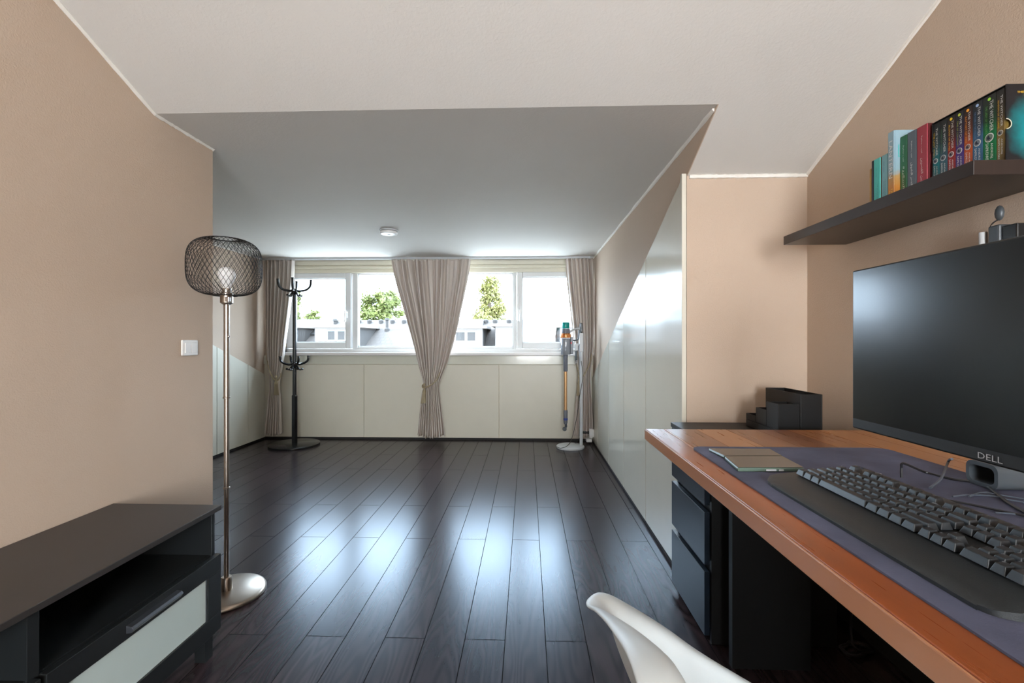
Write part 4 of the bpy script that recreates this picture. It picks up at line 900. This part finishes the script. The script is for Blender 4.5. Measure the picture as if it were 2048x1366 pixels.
for i, (ti, col, tcx, dot, cn) in enumerate(info):
    bx = XW + .0025; yf, yn = atX(cols[i], 300, bx).y - (.002 if i == 0 else 0), atX(cols[i + 1], 300, bx).y + .0008 + (.0012 if i == 7 else 0); z0_, z1_ = BZ + .0005, wz1 - .0035; H = z1_ - z0_
    dk = (.006, .007, .008)
    sm = zramp('spine_' + cn.replace(' ', '_'), [(z0_, tuple(c * .35 for c in col)), (z0_ + H * .12, tuple(c * .6 for c in col)), (z0_ + H * .40, col), (z0_ + H * .52, tuple(c * .8 for c in col)), (z0_ + H * .68, tuple(c * .2 + .004 for c in col)), (z1_, dk)], .3, .10, 70)
    nm = {0: 'paperback with teal lower spine, farthest in the black slipcase', 1: 'paperback with slate blue spine, second from far end of the slipcase', 7: 'paperback with ochre spine, nearest in the black slipcase'}.get(i, 'paperback with %s glow on its spine in the black slipcase' % cn)
    t_ = thing('book', (XW + .05, (yf + yn) / 2, z0_), nm, 'book', 'paperbacks in the slipcase')
    B().box(bx, bx + .003, yn, yf, z0_, z1_).build('spine', sm, t_, bevel=.001)
    for a0, a1 in ((yn, yn + .0008), (yf - .0008, yf)): B().box(bx + .003, bx + .110, a0, a1, z0_, z1_).build('cover', sm, t_)
    B().box(bx + .004, bx + .109, yn + .0008, yf - .0008, z0_ + .001, z1_ - .002).build('pages', M['paper'], t_)
    th = yf - yn; yc = (yf + yn) / 2
    if not isinstance(tcx, bpy.types.Material): tcx = mat('print_' + cn.replace(' ', '_'), tcx, .5)
    spine_text('THE WITCHER', t_, bx, yc - th * .17, z1_ - H * .08, z1_ - H * .48, th * .27, M['txtw'])
    spine_text(ti, t_, bx, yc + th * .22, z1_ - H * .13, z1_ - H * .49, th * .17, tcx)
    spine_text('ANDRZEJ', t_, bx, yc - th * .17, z1_ - H * .635, z1_ - H * .83, th * .22, M['txtw'])
    spine_text('SAPKOWSKI', t_, bx, yc + th * .17, z1_ - H * .62, z1_ - H * .88, th * .22, M['txtw'])
    em = B().lathe((bx - .0004, yc, z1_ - H * .555), [(th * .34, 0), (th * .34, -.0003)], 24, 'X').build('emblem', M['txtw'] if i != 1 else M['ltgrey'], t_)
    B().lathe((bx - .0009, yc, z1_ - H * .555), [(th * .28, 0), (th * .28, -.0003)], 24, 'X').build('emblem_field', mat('emblem_' + cn.replace(' ', '_'), tuple(.25 * c + .12 for c in col), .5), em)
    B().prism([(bx - .0013, yc + th * a_, z1_ - H * .555 + th * c_) for a_, c_ in ((-.20, -.10), (-.05, -.02), (.02, .18), (.12, .10), (.18, -.05), (.04, -.16))], (-.0003, 0, 0)).build('emblem_figure', M['navy'], em)
    if dot: B().lathe((bx - .0004, yc - th * .10 + th * .1, z1_ - H * .055), [(.0036, 0), (.0036, -.0003)], 16, 'X').build('number_dot', mat('dot_' + cn, dot, .5), t_)

# ------------------------------------------------------------------ chair shell at the desk
t = thing('shell_chair', (.36, .40, 0), 'white moulded plastic shell chair pushed towards the desk', 'chair')
half = [(.092, .40, .760), (.090, .50, .735), (.088, .60, .695), (.086, .665, .664), (.092, .695, .656), (.112, .712, .656), (.148, .722, .636), (.2126, .730, .595), (.277, .726, .553), (.39, .700, .500), (.50, .64, .462), (.555, .54, .440)]
rim = half + [(.565, .40, .434)] + [(x, .80 - y_, z) for x, y_, z in half[1:][::-1]]
rim = cat(rim, 5, True); NR = len(rim); cen = Vector((.345, .40, .425))
P = []
for p_ in rim:
    d = Vector((p_.x - cen.x, p_.y - cen.y, 0)); dn = d.normalized()
    backness = max(0, min(1, (.30 - p_.x) / .18)); lip = .012 + .034 * backness
    I = p_ - dn * lip + Vector((0, 0, -.001 - .002 * backness))
    I0 = p_ - dn * lip * .4 + Vector((0, 0, .004 * backness))
    base = cen + dn * .13; H = I.z - cen.z; row = [p_, I0, I]
    for k in range(1, 15):
        s_ = k / 14; h = (1 - s_) ** 1.2; w_ = (1 - s_ ** 1.25)
        q_ = base.lerp(Vector((I.x, I.y, base.z)), w_); q_.z = cen.z + H * h + .004 * s_
        row.append(q_)
    row.append(cen + dn * .06 + Vector((0, 0, .002))); row.append(cen + dn * .002)
    P.append(row)
P.append(P[0])
b = B(); b.grid(P); bmesh.ops.remove_doubles(b.bm, verts=b.bm.verts, dist=.0004)
o = b.build('seat_shell', M['chair'], t, smooth='all', solid=.006)
md = o.modifiers.new('subdivision', 'SUBSURF'); md.levels = 1; md.render_levels = 2
for sx, sy in ((-1, -1), (-1, 1), (1, -1), (1, 1)):
    B().tube([(cen.x + sx * .11, cen.y + sy * .10, .415), (cen.x + sx * .21, cen.y + sy * .21, .0)], [.014, .009], 12).build('leg', M['beech'], t, smooth=True)
B().box(cen.x - .12, cen.x + .12, cen.y - .11, cen.y + .11, .398, .412).build('seat_bracket', M['black'], t, bevel=.004)

# ------------------------------------------------------------------ outside
o = struct('ground', B().box(-120, 120, 6, 160, -6.2, -6.0), M['ground'])
RY, EY = 30.0, 24.0
ridge = atY(870, 640, RY).z; eave = -.75
def zroof(y): return ridge + (eave - ridge) * (RY - y) / (RY - EY)
t = thing('terraced_house', (0, 27, -6), 'long terraced house with tiled roof and white dormers outside the window', 'building')
tm = bpy.data.materials.new('tiled_roof'); tm.use_nodes = True; nt = tm.node_tree; L = nt.links.new; bs = nt.nodes['Principled BSDF']
tc = N(nt, 'ShaderNodeTexCoord'); br = N(nt, 'ShaderNodeTexBrick'); 
for k_, v_ in {'Color1': (.040, .032, .027, 1), 'Color2': (.047, .038, .032, 1), 'Mortar': (.028, .022, .019, 1), 'Scale': 1, 'Brick Width': .3, 'Row Height': .33, 'Mortar Size': .02}.items(): br.inputs[k_].default_value = v_
L(tc.outputs['Object'], br.inputs['Vector']); L(br.outputs['Color'], bs.inputs['Base Color']); bs.inputs['Roughness'].default_value = .9
B().prism([(-24, EY, eave), (-24, RY, ridge), (-24, 36, eave), (-24, 36, -6), (-24, EY + .4, -6), (-24, EY + .4, eave)], (48, 0, 0)).build('roof', tm, t)
B().box(-24, 24, EY + .3, EY + .39, -6, eave - .05).build('facade', M['brick'], t)
def dorm(pl, pr, ptop, y=25.6, wins=(), dark=True, roofm='render'):
    a_, c_ = atY(pl, ptop, y), atY(pr, ptop, y); zt = a_.z
    yb = RY - (zt - eave) / (ridge - eave) * 0 - 0.2
    yb = EY + (zt - eave) / (ridge - eave) * (RY - EY) if zt < ridge else RY
    b = B().prism([(a_.x, y, zroof(y) - .1), (a_.x, y, zt), (a_.x, yb, zt), ], (c_.x - a_.x, 0, 0)); d = b.build('dormer', M['render'], t)
    B().box(a_.x - .25, c_.x + .25, y - .3, yb, zt, zt + .16).build('dormer_roof', M[roofm], d)
    if dark:
        for x_ in (a_.x - .03, c_.x + .0): B().prism([(x_, y, zroof(y)), (x_, y, zt - .05), (x_, yb, zt - .05)], (.03, 0, 0)).build('dormer_cheek', M['tiledark'], d)
    for w0, w1, wt, wb in wins:
        p0_, p1_ = atY(w0, wb, y), atY(w1, wt, y)
        f_ = B().box(p0_.x - .06, p1_.x + .06, y - .05, y - .001, p0_.z - .06, p1_.z + .06).build('window_frame', M['frame'], d)
        B().box(p0_.x, p1_.x, y - .07, y - .051, p0_.z, p1_.z).build('pane', M['tiledark'], f_)
    return d
dorm(505, 581, 655); dorm(630, 715, 655, wins=((656, 670, 662, 680), (676, 690, 662, 680)))
dorm(905, 965, 657, wins=((912, 930, 664, 682), (935, 951, 664, 682))); dorm(991, 1078, 653, wins=())
dorm(1120, 1200, 655, wins=((1150, 1170, 662, 680),))
# gable over one dormer, solar panels, ridge vents and chimneys
g0, g1, gm = atY(918, 655, 26.2), atY(968, 655, 26.2), atY(948, 645, 26.2)
B().prism([tuple(g0), tuple(g1), tuple(gm)], (0, 2.2, 0)).build('gable', M['render'], t)
for a_, c_, tp, bt in ((586, 666, 641, 650), (905, 966, 641, 649), (1104, 1150, 641, 650)):
    yA, yB = 27.9, 29.7; xA, xB = atY(a_, 645, 29).x, atY(c_, 645, 29).x
    B().prism([(xA, yA, zroof(yA) + .10), (xB, yA, zroof(yA) + .10), (xB, yB, zroof(yB) + .14), (xA, yB, zroof(yB) + .14)], (0, 0, .06)).build('solar_panels', M['solar'], t)
for p_ in (672, 718, 739, 762, 785, 808, 858, 972, 990, 1018, 1075, 1100):
    v = atY(p_, 643, 29.6); B().lathe((v.x, v.y, zroof(29.6) - .05), [(.13, 0), (.16, .22), (.05, .30)], 8).build('roof_vent', M['tiledark'], t)
for p_, hh in ((774, .75), (670, .7), (1098, .7)):
    v = atY(p_, 648, 28.6); B().lathe((v.x, v.y, zroof(28.6) - .1), [(.16, 0), (.16, .2), (.09, .3), (.09, hh), (.16, hh + .02), (.12, hh + .15)], 10).build('chimney_flue', M['tiledark'], t)
for px_ in (716, 985, 1118):
    v0, v1 = atY(px_, 660, 25.8), atY(px_, 660, 25.8)
def tree(label, px, py, rx, rz, Y, m, n=2600, seed=1, cone=0):
    rnd = random.Random(seed); c = atY(px, py, Y); RX, RZ = rx * Y / FPX, rz * Y / FPX
    t_ = thing('tree', (c.x, Y, -6), label, 'tree', 'trees beyond the rooftops')
    B().tube([(c.x, Y, -6), (c.x + .1, Y, c.z - RZ * .4), (c.x, Y, c.z + RZ * .5)], [.35, .25, .05], 8).build('trunk', M['bark'], t_)
    b = B(); bl = [(rnd.gauss(0, .42), rnd.gauss(0, .42), rnd.uniform(-.85, .85)) for _ in range(34)]
    for i in range(n):
        q0 = bl[i % len(bl)]; zq = q0[2]; wid = (1 - (zq + 1) / 2 * .75) if cone else math.sqrt(max(.05, 1 - zq * zq))
        p_ = Vector((c.x + RX * (max(-.8, min(.8, q0[0])) * wid + rnd.gauss(0, .15)), Y + RX * (q0[1] * wid + rnd.gauss(0, .15)), c.z + RZ * (zq * .92 + rnd.gauss(0, .09))))
        s_ = rnd.uniform(.10, .22); u_ = Vector((rnd.gauss(0, 1), rnd.gauss(0, 1), rnd.gauss(0, 1))).normalized(); v_ = u_.orthogonal().normalized()
        vv = [b.bm.verts.new(p_ + u_ * s_ * a_ + v_ * s_ * .6 * c_) for a_, c_ in ((-1, 0), (0, -1), (1, 0), (0, 1))]; b.bm.faces.new(vv)
    o_ = b.build('foliage', m, t_); return t_
tree('bushy green tree beyond the roofs, left of the centre curtain', 765, 622, 40, 44, 48, M['leaf'], 6500, 1)
tree('tall yellow-green tree beyond the roofs, right of the centre curtain', 978, 602, 38, 58, 48, M['leafb'], 6000, 5, 1)
tree('green tree beyond the roofs at the left window edge', 588, 618, 24, 44, 48, M['leaf'], 2000, 9)
tree('low green tree just above the roofs in the left window', 624, 634, 16, 14, 50, M['leaf'], 700, 12)
